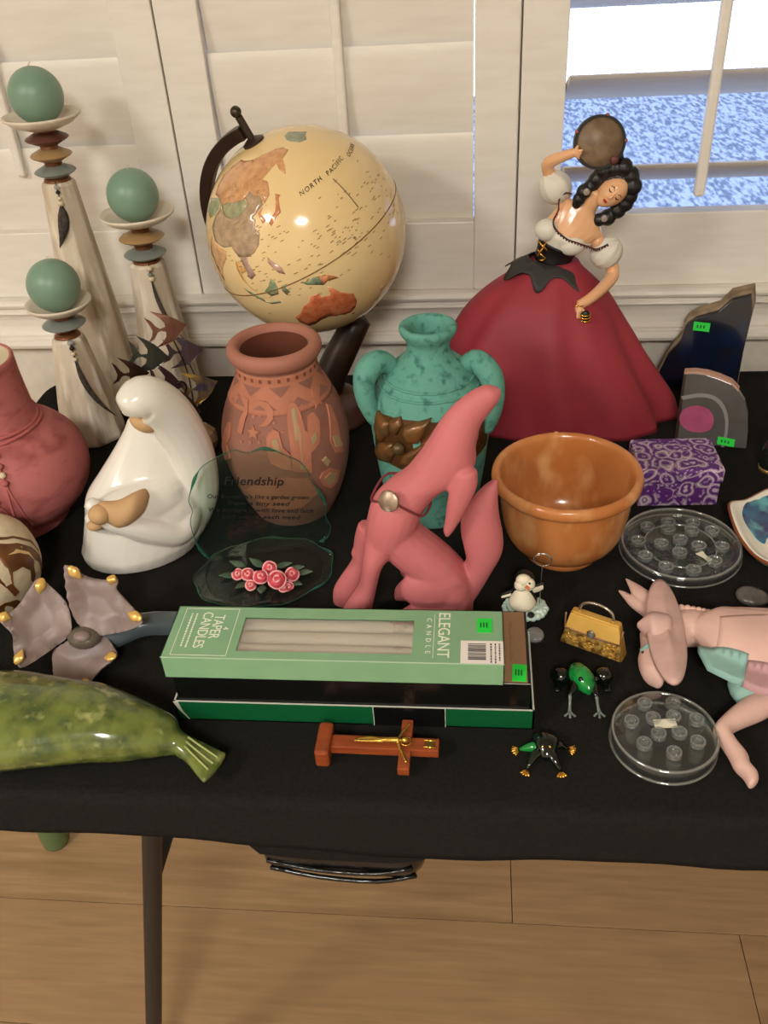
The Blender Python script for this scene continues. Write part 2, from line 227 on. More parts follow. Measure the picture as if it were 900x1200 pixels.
           'moon': [(-0.651, 0.1571), (-0.476, 0.1618), (-0.282, 0.1596), (-0.177, 0.1527), (-0.196, 0.145), (-0.303, 0.1389), (-0.46, 0.138), (-0.374, 0.1414), (-0.303, 0.1467),
                    (-0.319, 0.1527), (-0.426, 0.1567)],
           'p2': [(0.491, 0.0923), (0.569, 0.0946), (0.63, 0.0879), (0.565, 0.0828)],
           'pear': [(0.436, 0.0713), (0.491, 0.0774), (0.666, 0.0765), (0.866, 0.066), (0.838, 0.0512), (0.643, 0.0491), (0.488, 0.0589)],
           'pg': [(0.508, 0.069), (0.625, 0.0728), (0.76, 0.0677), (0.719, 0.0561), (0.586, 0.0569)],
           'rot': 0.2443,
           'stars': [(-0.549, 0.1311), (0.728, 0.1531), (-1.119, 0.1565)]},
 'whale': {'body': [(-0.0975, -0.0002), (-0.0859, -0.0227), (-0.1018, 0.0176), (-0.0718, -0.0413), (-0.0958, 0.0349), (-0.0527, -0.0524), (-0.0774, 0.0428), (-0.0318, -0.0541),
                    (-0.0557, 0.0441), (-0.0132, -0.0513), (-0.0312, 0.0443), (0.0073, -0.0473), (-0.0055, 0.041), (0.0274, -0.0426), (0.023, 0.0357), (0.0499, -0.0377),
                    (0.0498, 0.0341), (0.0749, -0.0335), (0.0739, 0.0328), (0.0941, -0.0317), (0.0916, 0.0249), (0.1079, -0.0301)],
           'loc': (-0.3608, 0.4853),
           'tail': [(0.0689, 0.0419), (0.0894, -0.0237), (0.0868, 0.0339), (0.1034, -0.0221), (0.1049, 0.016), (0.1142, -0.0209), (0.118, 0.002), (0.119, -0.022),
                    (0.1286, -0.0038), (0.1281, -0.0273), (0.1435, -0.0096), (0.1372, -0.0366), (0.1598, -0.0172), (0.1474, -0.047), (0.1609, -0.019), (0.1496, -0.0472)]}}
PROF={
'terra':[(0,.003),(.04,0),(.046,.004),(.056,.025),(.065,.055),(.0695,.085),(.068,.11),(.060,.137),(.048,.16),(.0425,.175),(.042,.186),(.0455,.190),(.0485,.196),(.0475,.202),(.043,.205),(.038,.203),(.0355,.197),(.0355,.185),(.04,.17),(.055,.13),(.06,.08),(.04,.02),(0,.015)],
'teal':[(0,.003),(.044,0),(.05,.006),(.056,.04),(.061,.08),(.0635,.11),(.0615,.135),(.053,.158),(.038,.176),(.026,.186),(.0222,.194),(.0225,.203),(.0275,.211),(.0295,.216),(.0285,.2195),(.025,.2205),(.0205,.217),(.018,.207),(.0185,.195),(.03,.175),(.05,.13),(.05,.05),(0,.02)],
}
# ---------------------------------------------------------------- helpers
def lin(c):
    return tuple(((x/255)/12.92 if x/255 <= 0.04045 else ((x/255+0.055)/1.055)**2.4) for x in c)
MATS = {}
def mat(name, col, rough=0.5, metal=0.0, col2=None, ns=20.0, lo=0.35, hi=0.65, det=4.0, stretch=None, bump=0.0, bs=None, coat=0.0,
        trans=0.0, ior=1.45, sss=0.0, spec=0.5, col3=None, ns3=8.0, lo3=0.5, hi3=0.6, alpha=1.0):
    if name in MATS: return MATS[name]
    m = bpy.data.materials.new(name); m.use_nodes = True; nt = m.node_tree; N = nt.nodes; L = nt.links
    b = N['Principled BSDF']; c = lin(col)
    b.inputs['Base Color'].default_value = (*c, 1); b.inputs['Roughness'].default_value = rough; b.inputs['Metallic'].default_value = metal
    b.inputs['Specular IOR Level'].default_value = spec; b.inputs['Coat Weight'].default_value = coat; b.inputs['Coat Roughness'].default_value = 0.06
    b.inputs['Transmission Weight'].default_value = trans; b.inputs['IOR'].default_value = ior; b.inputs['Alpha'].default_value = alpha
    if sss:
        b.inputs['Subsurface Weight'].default_value = sss; b.inputs['Subsurface Radius'].default_value = (0.01, 0.008, 0.006)
    if col2 or bump or col3:
        tc = N.new('ShaderNodeTexCoord'); mp = N.new('ShaderNodeMapping'); L.new(tc.outputs['Object'], mp.inputs[0])
        if stretch: mp.inputs['Scale'].default_value = stretch
    src = None
    if col2:
        n = N.new('ShaderNodeTexNoise'); n.inputs['Scale'].default_value = ns; n.inputs['Detail'].default_value = det; L.new(mp.outputs[0], n.inputs['Vector'])
        r = N.new('ShaderNodeMapRange'); r.inputs[1].default_value = lo; r.inputs[2].default_value = hi; L.new(n.outputs[0], r.inputs[0])
        x = N.new('ShaderNodeMix'); x.data_type = 'RGBA'; x.inputs[6].default_value = (*c, 1); x.inputs[7].default_value = (*lin(col2), 1); L.new(r.outputs[0], x.inputs[0])
        src = x.outputs[2]
    if col3:
        n = N.new('ShaderNodeTexNoise'); n.inputs['Scale'].default_value = ns3; n.inputs['Detail'].default_value = 3; L.new(mp.outputs[0], n.inputs['Vector'])
        r = N.new('ShaderNodeMapRange'); r.inputs[1].default_value = lo3; r.inputs[2].default_value = hi3; L.new(n.outputs[0], r.inputs[0])
        x = N.new('ShaderNodeMix'); x.data_type = 'RGBA'; x.inputs[7].default_value = (*lin(col3), 1); L.new(r.outputs[0], x.inputs[0])
        if src: L.new(src, x.inputs[6])
        else: x.inputs[6].default_value = (*c, 1)
        src = x.outputs[2]
    if src: L.new(src, b.inputs['Base Color'])
    if bump:
        n = N.new('ShaderNodeTexNoise'); n.inputs['Scale'].default_value = bs or ns; n.inputs['Detail'].default_value = 4; L.new(mp.outputs[0], n.inputs['Vector'])
        bp = N.new('ShaderNodeBump'); bp.inputs['Strength'].default_value = bump; bp.inputs['Distance'].default_value = 0.002
        L.new(n.outputs[0], bp.inputs['Height']); L.new(bp.outputs[0], b.inputs['Normal'])
    MATS[name] = m
    return m

def thin_glass(name, tint, base=0.05, edge=0.75, rough=0.02, diff=0.0, dcol=(200, 205, 200), bump=0.0, bs=60):
    m = bpy.data.materials.new(name); m.use_nodes = True; nt = m.node_tree; N, L = nt.nodes, nt.links
    N.remove(N['Principled BSDF'])
    t = N.new('ShaderNodeBsdfTransparent'); t.inputs[0].default_value = (*lin(tint), 1)
    gl = N.new('ShaderNodeBsdfGlossy'); gl.inputs['Roughness'].default_value = rough
    lw = N.new('ShaderNodeLayerWeight'); lw.inputs[0].default_value = 0.5
    pw = N.new('ShaderNodeMath'); pw.operation = 'POWER'; pw.inputs[1].default_value = 3.0; L.new(lw.outputs['Facing'], pw.inputs[0])
    mr = N.new('ShaderNodeMapRange'); mr.inputs[3].default_value = base; mr.inputs[4].default_value = edge; L.new(pw.outputs[0], mr.inputs[0])
    mx = N.new('ShaderNodeMixShader'); L.new(mr.outputs[0], mx.inputs[0]); L.new(gl.outputs[0], mx.inputs[2])
    src = t.outputs[0]
    if diff:
        d = N.new('ShaderNodeBsdfDiffuse'); d.inputs[0].default_value = (*lin(dcol), 1); m2 = N.new('ShaderNodeMixShader'); m2.inputs[0].default_value = diff
        L.new(src, m2.inputs[1]); L.new(d.outputs[0], m2.inputs[2]); src = m2.outputs[0]
    L.new(src, mx.inputs[1]); L.new(mx.outputs[0], N['Material Output'].inputs[0])
    if bump:
        tc = N.new('ShaderNodeTexCoord'); n = N.new('ShaderNodeTexNoise'); n.inputs['Scale'].default_value = bs; L.new(tc.outputs['Object'], n.inputs['Vector'])
        bp = N.new('ShaderNodeBump'); bp.inputs['Strength'].default_value = bump; bp.inputs['Distance'].default_value = 0.003; L.new(n.outputs[0], bp.inputs['Height']); L.new(bp.outputs[0], gl.inputs['Normal'])
    return m

class G:
    def __init__(self): self.v = []; self.f = []
    def add(self, vs, fs):
        k = len(self.v); self.v += [Vector(p) for p in vs]; self.f += [tuple(i+k for i in f) for f in fs]; return self
    def join(self, g): return self.add(g.v, g.f)
    def map(self, fn): self.v = [Vector(fn(p)) for p in self.v]; return self
    def move(self, d): d = Vector(d); self.v = [p+d for p in self.v]; return self
    def xf(self, M): self.v = [M @ p for p in self.v]; return self

def cat(pts, sub=4, closed=False):
    P = [tuple(p) for p in pts]; n = len(P); res = []
    if n < 3 and not closed: sub = max(sub, 1)
    last = n if closed else n-1
    for i in range(last):
        p1 = P[i]; p2 = P[(i+1) % n]
        p0 = P[i-1] if (closed or i > 0) else tuple(2*a-b for a, b in zip(p1, p2))
        p3 = P[(i+2) % n] if (closed or i+2 < n) else tuple(2*b-a for a, b in zip(p1, p2))
        for k in range(sub):
            t = k/sub
            res.append(tuple(0.5*((2*b)+(c-a)*t+(2*a-5*b+4*c-d)*t*t+(3*b-a-3*c+d)*t**3) for a, b, c, d in zip(p0, p1, p2, p3)))
    if not closed: res.append(P[-1])
    return res

def rings(rs, cap=True, tip0=None, tip1=None, close=False):
    g = G(); n = len(rs[0])
    for r in rs: g.v += [Vector(p) for p in r]
    m = len(rs)
    for i in range(m if close else m-1):
        a = i*n; b = ((i+1) % m)*n
        for j in range(n):
            k = (j+1) % n; g.f.append((a+j, a+k, b+k, b+j))
    if cap and not close:
        for idx, tip in ((0, tip0), (m-1, tip1)):
            c = Vector(tip) if tip is not None else sum((Vector(p) for p in rs[idx]), Vector())/n
            g.v.append(c); q = len(g.v)-1; a = idx*n
            for j in range(n):
                k = (j+1) % n
                g.f.append((q, a+k, a+j) if idx == 0 else (q, a+j, a+k))
    return g

def lathe(prof, seg=48, sub=0, rmul=None, ex=1.0, ey=1.0):
    pr = cat(prof, sub) if sub else list(prof)
    pr = [(max(r, 0.00001), z) for r, z in pr]
    rs = []
    for r, z in pr:
        ring = []
        for j in range(seg):
            a = 2*PI*j/seg; k = rmul(a, z) if rmul else 1.0
            ring.append((r*k*ex*math.cos(a), r*k*ey*math.sin(a), z))
        rs.append(ring)
    g = rings(rs); nv = len(g.v)-2; drop = set()      # leave an open end open
    if pr[0][0] > 0.001: drop.add(nv)
    if pr[-1][0] > 0.001: drop.add(nv+1)
    if drop: g.f = [f for f in g.f if not drop & set(f)]
    return g

def ell(c, rx, ry=None, rz=None, seg=20, M=None):
    ry = rx if ry is None else ry; rz = rx if rz is None else rz
    rs = []
    nr = max(6, seg//2)
    for i in range(1, nr):
        t = PI*i/nr
        rs.append([(rx*math.sin(t)*math.cos(2*PI*j/seg), ry*math.sin(t)*math.sin(2*PI*j/seg), -rz*math.cos(t)) for j in range(seg)])
    g = rings(rs, tip0=(0, 0, -rz), tip1=(0, 0, rz))
    if M is not None: g.xf(M)
    return g.move(c)

def tube(path, r, n=10, sub=0, flat=1.0, up=None, close=False):
    P = [Vector(p) for p in path]
    R = list(r) if isinstance(r, (list, tuple)) else [r]*len(P)
    if sub:
        q = cat([(*p, k) for p, k in zip(P, R)], sub, close); P = [Vector(p[:3]) for p in q]; R = [max(p[3], 1e-5) for p in q]
    rs = []; m = len(P); prev = Vector(up) if up else None
    for i in range(m):
        if close: t = P[(i+1) % m]-P[i-1]
        else: t = P[min(i+1, m-1)]-P[max(i-1, 0)]
        if t.length < 1e-9: t = Vector((0, 0, 1))
        t.normalize()
        if prev is None: prev = Vector((0, 0, 1)) if abs(t.z) < 0.9 else Vector((1, 0, 0))
        a = prev - t*prev.dot(t)
        if a.length < 1e-6: a = t.orthogonal()
        a.normalize(); b = t.cross(a)
        if not up: prev = a
        rs.append([P[i]+a*(R[i]*math.cos(2*PI*j/n))+b*(R[i]*flat*math.sin(2*PI*j/n)) for j in range(n)])
    if close: return rings(rs, close=True)
    t0 = (P[0]-P[1]).normalized()*R[0]*0.5; t1 = (P[-1]-P[-2]).normalized()*R[-1]*0.5
    return rings(rs, tip0=P[0]+t0, tip1=P[-1]+t1)

def pair_loft(flat, dr, off=None, plane='V', zc=0.0, n=18, sub=4, rnd=0.45):
    """flat: outline points as left, right, left, right...; dr: half depth per pair; off: depth of the centre line per pair"""
    pairs = [(flat[i], flat[i+1]) for i in range(0, len(flat), 2)]; k = len(pairs)
    dr = list(dr) if isinstance(dr, (list, tuple)) else [dr]*k
    off = list(off) if isinstance(off, (list, tuple)) else [off or 0.0]*k
    q = cat([(a[0], a[1], b[0], b[1], d, o) for (a, b), d, o in zip(pairs, dr, off)], sub)
    rs = []
    for ax, az, bx, bz, d, o in q:
        cx, cz = (ax+bx)/2, (az+bz)/2; hx, hz = (bx-ax)/2, (bz-az)/2; d = max(d, 1e-4)
        ring = []
        for j in range(n):
            t = 2*PI*j/n; ct, st = math.cos(t), math.sin(t)
            if plane == 'V': ring.append(Vector((cx+hx*ct, o+d*st, cz+hz*ct)))
            else: ring.append(Vector((cx+hx*ct, cz+hz*ct, zc+o+d*st)))
        rs.append(ring)
    def cen(r): return sum(r, Vector())/len(r)
    def endcap(r, rin):
        c = cen(r); w = min((p-c).length for p in r); d = c-cen(rin)
        if d.length < 1e-9: return [r], c
        d = d.normalized()*w*rnd
        return [[c+(p-c)*0.8+d*0.6 for p in r], [c+(p-c)*0.4+d*0.93 for p in r]], c+d
    e0, t0 = endcap(rs[0], rs[1]); e1, t1 = endcap(rs[-1], rs[-2])
    rs = list(reversed(e0)) + rs + e1
    return rings(rs, tip0=t0, tip1=t1)

def box(x0, x1, y0, y1, z0, z1):
    return G().add([(x0, y0, z0), (x1, y0, z0), (x1, y1, z0), (x0, y1, z0), (x0, y0, z1), (x1, y0, z1), (x1, y1, z1), (x0, y1, z1)],
                   [(0, 3, 2, 1), (4, 5, 6, 7), (0, 1, 5, 4), (1, 2, 6, 5), (2, 3, 7, 6), (3, 0, 4, 7)])

def prism(poly, fn, t0, t1):
    """thick plate from a 2-D outline; fn(x, y, t) gives the point"""
    bm = bmesh.new(); vs = [bm.verts.new((x, y, 0)) for x, y in poly]; bm.faces.new(vs).normal_update()
    bmesh.ops.triangulate(bm, faces=bm.faces[:], ngon_method='EAR_CLIP'); bm.verts.index_update()
    tri = [tuple(v.index for v in f.verts) for f in bm.faces]; bm.free()
    n = len(poly); g = G()
    g.v = [Vector(fn(x, y, t0)) for x, y in poly] + [Vector(fn(x, y, t1)) for x, y in poly]
    g.f = [tuple(reversed(t)) for t in tri] + [tuple(i+n for i in t) for t in tri]
    g.f += [(i, (i+1) % n, (i+1) % n+n, i+n) for i in range(n)]
    return g

def patch(poly, fn, maxe, t0, t1, it=6):
    bm = bmesh.new(); vs = [bm.verts.new((x, y, 0)) for x, y in poly]; bm.faces.new(vs).normal_update()
    bmesh.ops.triangulate(bm, faces=bm.faces[:], ngon_method='EAR_CLIP')
    for _ in range(it):
        lg = [e for e in bm.edges if e.calc_length() > maxe]
        if not lg: break
        bmesh.ops.subdivide_edges(bm, edges=lg, cuts=1); bm.normal_update(); bmesh.ops.triangulate(bm, faces=bm.faces[:])
    bm.verts.index_update(); n = len(bm.verts); g = G()
    co = [(v.co.x, v.co.y) for v in bm.verts]
    g.v = [Vector(fn(x, y, t1)) for x, y in co] + [Vector(fn(x, y, t0)) for x, y in co]
    for f in bm.faces:
        t = tuple(v.index for v in f.verts); g.f.append(t)
    for e in bm.edges:
        if len(e.link_faces) == 1:
            a, b = e.verts[0].index, e.verts[1].index; g.f.append((a, b, b+n, a+n))
    bm.free(); return g

def mesh_of(name, g, smooth=True, ang=None, fix=True):
    me = bpy.data.meshes.new(name); me.from_pydata([tuple(p) for p in g.v], [], g.f); me.validate()
    if fix:
        bm = bmesh.new(); bm.from_mesh(me); bmesh.ops.recalc_face_normals(bm, faces=bm.faces[:]); bm.to_mesh(me); bm.free()
    if smooth:
        me.shade_smooth()
        if ang: me.set_sharp_from_angle(angle=math.radians(ang))
    return me

def ob(name, g, m, parent=None, loc=(0, 0, 0), rot=(0, 0, 0), smooth=True, ang=None, bevel=0.0, subs=0, solid=0.0, fix=True):
    me = mesh_of(name, g, smooth, ang, fix) if isinstance(g, G) else g
    me.materials.clear(); me.materials.append(m)
    o = bpy.data.objects.new(name, me); COL.objects.link(o); o.location = loc; o.rotation_euler = rot
    if parent: o.parent = parent
    if solid:
        s = o.modifiers.new('s', 'SOLIDIFY'); s.thickness = solid; s.offset = 0
    if bevel:
        s = o.modifiers.new('b', 'BEVEL'); s.width = bevel; s.segments = 2; s.limit_method = 'ANGLE'; s.angle_limit = math.radians(40)
    if subs:
        s = o.modifiers.new('u', 'SUBSURF'); s.levels = subs; s.render_levels = subs
    return o

def tag(o, label, cat_, group=None, kind=None):
    o['label'] = label; o['category'] = cat_
    if group: o['group'] = group
    if kind: o['kind'] = kind
    return o
def thing(name, label, cat_, loc=(0, 0, 0), rz=0.0, group=None):
    o = bpy.data.objects.new(name, None); COL.objects.link(o); o.empty_display_size = 0.02
    o.location = loc; o.rotation_euler = (0, 0, rz); tag(o, label, cat_, group); return o
def struct(name, g, m, parent=None, **k):
    o = ob(name, g, m, parent, **k)
    if not parent: o['kind'] = 'structure'
    return o

def fuse(gs, voxel, it=4, fac=0.5):
    g = G()
    for x in gs: g.join(x)
    me = mesh_of('tmp', g, False)
    o = bpy.data.objects.new('tmp', me); COL.objects.link(o)
    r = o.modifiers.new('r', 'REMESH'); r.mode = 'VOXEL'; r.voxel_size = voxel; r.use_smooth_shade = True
    if it:
        s = o.modifiers.new('s', 'SMOOTH'); s.iterations = it; s.factor = fac
    bpy.context.view_layer.update()
    dg = bpy.context.evaluated_depsgraph_get()
    res = bpy.data.meshes.new_from_object(o.evaluated_get(dg)); res.shade_smooth()
    bpy.data.objects.remove(o); bpy.data.meshes.remove(me)
    return res

def text_mesh(s, size, shear=0.0, space=1.0, ext=0.00008, align='CENTER', sx=1.0, off=0.0):
    cu = bpy.data.curves.new('t', 'FONT'); cu.body = s; cu.size = size; cu.shear = shear; cu.space_character = space
    cu.extrude = ext; cu.align_x = align; cu.align_y = 'CENTER'; cu.resolution_u = 3; cu.offset = off
    o = bpy.data.objects.new('t', cu); COL.objects.link(o); o.scale = (sx, 1, 1)
    bpy.context.view_layer.update(); dg = bpy.context.evaluated_depsgraph_get()
    me = bpy.data.meshes.new_from_object(o.evaluated_get(dg))
    if sx != 1.0: me.transform(Matrix.Diagonal((sx, 1, 1, 1)))
    bpy.data.objects.remove(o); bpy.data.curves.remove(cu)
    return me

def star(c, r0, r1, n=5, rot=PI/2, sy=1.0):
    return [(c[0]+(r0 if i % 2 == 0 else r1)*math.cos(rot+PI*i/n), c[1]+sy*(r0 if i % 2 == 0 else r1)*math.sin(rot+PI*i/n)) for i in range(2*n)]
def disc2(c, rx, ry, n=12): return [(c[0]+rx*math.cos(2*PI*i/n), c[1]+ry*math.sin(2*PI*i/n)) for i in range(n)]
def V0(p, d=0.0): return (p[0], d, p[1])
# ================================================================ the room
M_wall = mat('wall_paint', (212, 205, 192), 0.85, col2=(205, 198, 185), ns=60, bump=0.15, bs=220)
M_white = mat('shutter_paint', (230, 224, 214), 0.42, col2=(224, 217, 206), ns=14, stretch=(1, 6, 6), bump=0.12, bs=30)
M_ceil = mat('ceiling_paint', (226, 220, 208), 0.9)
# wood floor: grain material, planks are geometry
def wood_mat(name, c1, c2, c3):
    m = mat(name, c1, 0.45, col2=c2, ns=7, stretch=(1.2, 14, 4), lo=0.3, hi=0.7, det=8, bump=0.08, bs=40, col3=c3, ns3=2.3, lo3=0.45, hi3=0.75)
    return m
WOODS = [wood_mat('oak_floor_a', (160, 128, 92), (140, 110, 78), (150, 118, 84)),
         wood_mat('oak_floor_b', (154, 122, 86), (134, 104, 72), (162, 130, 94)),
         wood_mat('oak_floor_c', (164, 132, 96), (144, 114, 80), (134, 104, 72))]
floor = struct('floor', box(-2.4, 2.2, -2.8, 1.21, -0.05, -0.009), mat('subfloor', (40, 28, 18), 0.9), smooth=False)
row = 0; y = 0.766-0.19*19
pm = mesh_of('plank', box(-0.5993, 0.5993, -0.0944, 0.0944, -0.01, 0), False)
while y < 1.2:
    joint = {19: 0.40, 20: 0.062}.get(row+1, (row*0.437) % 1.2)
    x = joint - 1.2*3 + 0.6
    while x < 2.8:
        if -3.0 < x < 2.8 and y > -2.8:
            xa, xb, yb = max(x-0.5993, -2.4), min(x+0.5993, 2.2), min(y+0.1894, 1.2)
            if xb > xa+0.01:
                if xb-xa > 1.19 and yb > y+0.188: me = pm.copy() ; me.transform(Matrix.Translation((x, y+0.095, 0)))
                else: me = mesh_of('plank', box(xa, xb, y+0.0006, yb, -0.01, 0), False)
                p = ob('plank', me, WOODS[(row*2+int(x*1.7)) % 3], floor, smooth=False)
        x += 1.2
    y += 0.19; row += 1

YW = 1.195
wb = G()
wb.join(box(-2.4, 2.2, YW, 1.33, 0, 0.80)).join(box(-2.4, -0.86, YW, 1.33, 0.80, 2.5)).join(box(0.54, 2.2, YW, 1.33, 0.80, 2.5)).join(box(-0.86, 0.54, YW, 1.33, 2.1, 2.5))
struct('wall_back', wb, M_wall, smooth=False)
struct('wall_left', box(-2.5, -2.4, -2.9, 1.33, 0, 2.5), M_wall, smooth=False)
struct('wall_right', box(2.2, 2.3, -2.9, 1.33, 0, 2.5), M_wall, smooth=False)
struct('wall_front', box(-2.4, 2.2, -2.9, -2.8, 0, 2.5), M_wall, smooth=False)
struct('ceiling', box(-2.5, 2.3, -2.9, 1.5, 2.5, 2.7), M_ceil, smooth=False)
# sill moulding below the shutters
prof = [(1.196, 0.8535), (1.178, 0.8535), (1.1735, 0.852), (1.172, 0.848), (1.1735, 0.844), (1.178, 0.842), (1.181, 0.840), (1.181, 0.838), (1.178, 0.8365),
        (1.177, 0.833), (1.1795, 0.8305), (1.1815, 0.828), (1.1835, 0.822), (1.184, 0.812), (1.1825, 0.804), (1.179, 0.8005), (1.177, 0.800), (1.177, 0.797),
        (1.175, 0.7955), (1.175, 0.793), (1.1715, 0.791), (1.170, 0.787), (1.1715, 0.782), (1.175, 0.7805), (1.196, 0.7805)]
g = G(); n = len(prof)
g.v = [Vector((-0.93, y, z)) for y, z in prof] + [Vector((0.62, y, z)) for y, z in prof]
g.f = [(i, (i+1) % n, (i+1) % n+n, i+n) for i in range(n)] + [tuple(range(n)), tuple(range(2*n-1, n-1, -1))]
struct('trim_1', g, M_white, smooth=False)
# window frame and pane
fr = G(); fr.join(box(-0.86, -0.823, 1.188, 1.33, 0.8, 2.1)).join(box(0.4905, 0.54, 1.188, 1.33, 0.8, 2.1)).join(box(-0.823, 0.4905, 1.188, 1.33, 2.06, 2.1)).join(box(-0.823, 0.4905, 1.197, 1.33, 0.8, 0.8465))
fr.join(box(-0.404, -0.364, 1.221, 1.262, 0.8465, 2.06)).join(box(0.032, 0.072, 1.221, 1.262, 0.8465, 2.06))  # unseen posts added behind the panel joints to block daylight leaking through
win = struct('window_1', fr, M_white, smooth=False)
pm_ = bpy.data.materials.new('window_glass'); pm_.use_nodes = True; nt = pm_.node_tree
for nd in list(nt.nodes):
    if nd.type == 'BSDF_PRINCIPLED': nt.nodes.remove(nd)
t = nt.nodes.new('ShaderNodeBsdfTransparent'); gl = nt.nodes.new('ShaderNodeBsdfGlossy'); gl.inputs['Roughness'].default_value = 0.01
mx = nt.nodes.new('ShaderNodeMixShader'); mx.inputs[0].default_value = 0.05
nt.links.new(t.outputs[0], mx.inputs[1]); nt.links.new(gl.outputs[0], mx.inputs[2]); nt.links.new(mx.outputs[0], nt.nodes['Material Output'].inputs[0])
ob('pane', box(-0.823, 0.4905, 1.30, 1.304, 0.8465, 2.06), pm_, win, smooth=False)
# ground outside: pale gravel
gm = mat('pale_gravel', (236, 236, 236), 0.9, col2=(140, 144, 152), ns=34, lo=0.42, hi=0.60, det=6, bump=0.5, bs=30, stretch=(1.0, 0.30, 1.0))
struct('ground_outside', box(-12, 14, 1.34, 40, -0.6, -0.45), gm, smooth=False)

# ---------------------------------------------------------------- shutters
HALF = 0.0575
def louver_mesh(L, tilt):
    c, s = math.cos(tilt), math.sin(tilt); ring = []
    for k in range(20):
        a = 2*PI*k/20; p = HALF*math.cos(a); q = 0.0058*math.sin(a)
        yy = -p*c + q*s; zz = p*s + q*c
        ring.append((yy, zz))
    rs = [[(x, yy, zz) for yy, zz in ring] for x in (-L/2, L/2)]
    return mesh_of('louver', rings(rs), True, 50)
def shutter(x0, x1, tilt, label, rail_top, rod_z0):
    t = thing('shutter_panel', label, 'shutter', ((x0+x1)/2, 1.205, 0.8535), 0, 'plantation shutter panels in the window')
    xc = (x0+x1)/2; zb = -0.8535; w = (x1-x0)/2
    ob('stile', box(-w+0.0008, -w+0.054, -0.015, 0.013, 0.0, 2.05+zb), M_white, t, smooth=False, bevel=0.0015)
    ob('stile', box(w-0.054, w-0.0008, -0.015, 0.013, 0.0, 2.05+zb), M_white, t, smooth=False, bevel=0.0015)
    ob('bottom_rail', box(-w+0.054, w-0.054, -0.013, 0.012, 0.0, rail_top+zb), M_white, t, smooth=False, bevel=0.0015)
    ob('top_rail', box(-w+0.054, w-0.054, -0.013, 0.012, 1.975+zb, 2.05+zb), M_white, t, smooth=False, bevel=0.0015)
    lm = louver_mesh(2*w-0.111, tilt)
    k = 0; yf = 0
    while 0.9985+0.1025*k < 1.95:
        ob('louver', lm, M_white, t, loc=(0, 0.002, 0.9985+0.1025*k+zb)); k += 1
    yr = 0.002-HALF*math.cos(tilt)-0.0062
    ob('tilt_rod', box(-0.0062, 0.0062, yr-0.006, yr+0.006, rod_z0+zb, 1.93+zb), M_white, t, smooth=False, bevel=0.003)
    return t
shutter(-0.820, -0.3843, math.radians(84), 'closed white shutter panel behind the three green ball candles', 0.946, 1.022)
shutter(-0.3837, 0.0517, math.radians(84), 'closed white shutter panel behind the globe', 0.946, 1.022)
shutter(0.0523, 0.4880, math.radians(23.5), 'white shutter panel with open louvers behind the dancer figurine', 0.951, 0.985)

# ---------------------------------------------------------------- folding table and its cloth
M_cloth = mat('black_tablecloth', (24, 23, 21), 0.92, col2=(31, 29, 26), ns=300, bump=0.25, bs=900, spec=0.12)
M_blackmetal = mat('black_painted_steel', (34, 31, 28), 0.45)
X0, X1, Y0, Y1 = -0.622, 1.20, 0.434, 1.163
table = thing('folding_table', 'folding table with dark tubular legs under the black cloth', 'table', (0.29, 0.8, 0))
def rrect(x0, x1, y0, y1, r, k=8):
    pts = []
    for cx, cy, a0 in ((x1-r, y1-r, 0), (x0+r, y1-r, PI/2), (x0+r, y0+r, PI), (x1-r, y0+r, 1.5*PI)):
        for i in range(k+1): a = a0+PI/2*i/k; pts.append((cx+r*math.cos(a), cy+r*math.sin(a)))
    return pts
tp = rrect(X0, X1, Y0, Y1, 0.05)
ob('table_top', prism(tp, lambda x, y, t: (x-0.29, y-0.8, t), 0.695, 0.7375), mat('table_plastic', (60, 60, 58), 0.6), table, smooth=False)
for sx, xa, xb in ((-1, -0.285, -0.428), (1, 0.865, 1.008)):
    for yy in (0.50, 1.09):
        ob('leg', tube([(xa-0.29, yy-0.8, 0.70), ((xa+xb)/2-0.29, yy-0.8, 0.35), (xb-0.29, yy-0.8, 0.0)], 0.0098, 14), M_blackmetal, table, ang=60)
    ob('crossbar', tube([(xa*0.75+xb*0.25-0.29, 0.50-0.8, 0.52), (xa*0.75+xb*0.25-0.29, 1.09-0.8, 0.52)], 0.008, 10), M_blackmetal, table)
# cloth
def densify(poly, d):
    out = []
    for i in range(len(poly)):
        a, b = Vector(poly[i]), Vector(poly[(i+1) % len(poly)]); k = max(1, int((b-a).length/d))
        for j in range(k): out.append(tuple(a+(b-a)*j/k))
    return out
def hem(x, y):
    z = 0.688 + 0.004*math.sin(x*9+y*5)
    if y < 0.5: z = 0.687 + 0.010*(1/(1+math.exp((x+0.20)*30))) + 0.0008*math.sin(x*23) - 0.006*math.exp(-((x+0.05)/0.07)**2)
    return z
base = densify(rrect(X0-0.001, X1+0.001, Y0-0.001, Y1+0.001, 0.05), 0.02)
def offs(d):
    k = (1+2*d/(X1-X0), 1+2*d/(Y1-Y0)); cx, cy = (X0+X1)/2, (Y0+Y1)/2
    return [(cx+(x-cx)*k[0], cy+(y-cy)*k[1]) for x, y in base]
def wav(i, x, y): return 0.0008*math.sin(x*31+y*17)+0.0005*math.sin(x*67+1)
rs = []
for d, z in ((-0.03, TZ), (-0.010, TZ), (-0.004, TZ-0.0006), (0.0, TZ-0.003), (0.0015, TZ-0.008), (0.002, TZ-0.02)):
    rs.append([(x, y, z) for x, y in offs(d)])
for f in (0.35, 0.6, 0.8, 1.0):
    o2 = offs(0.002+0.001*f); rs.append([(x, y - (f*wav(0, x, y)+0.002*f if y < 0.5 else 0), (TZ-0.02)*(1-f)+hem(x, y)*f) for x, y in o2])
nb = len(base)
g = rings(rs, cap=False)
g.f.append(tuple(range(nb)))
inner = len(g.v)
cl = ob('tablecloth', g, M_cloth, solid=0.0008, ang=70)
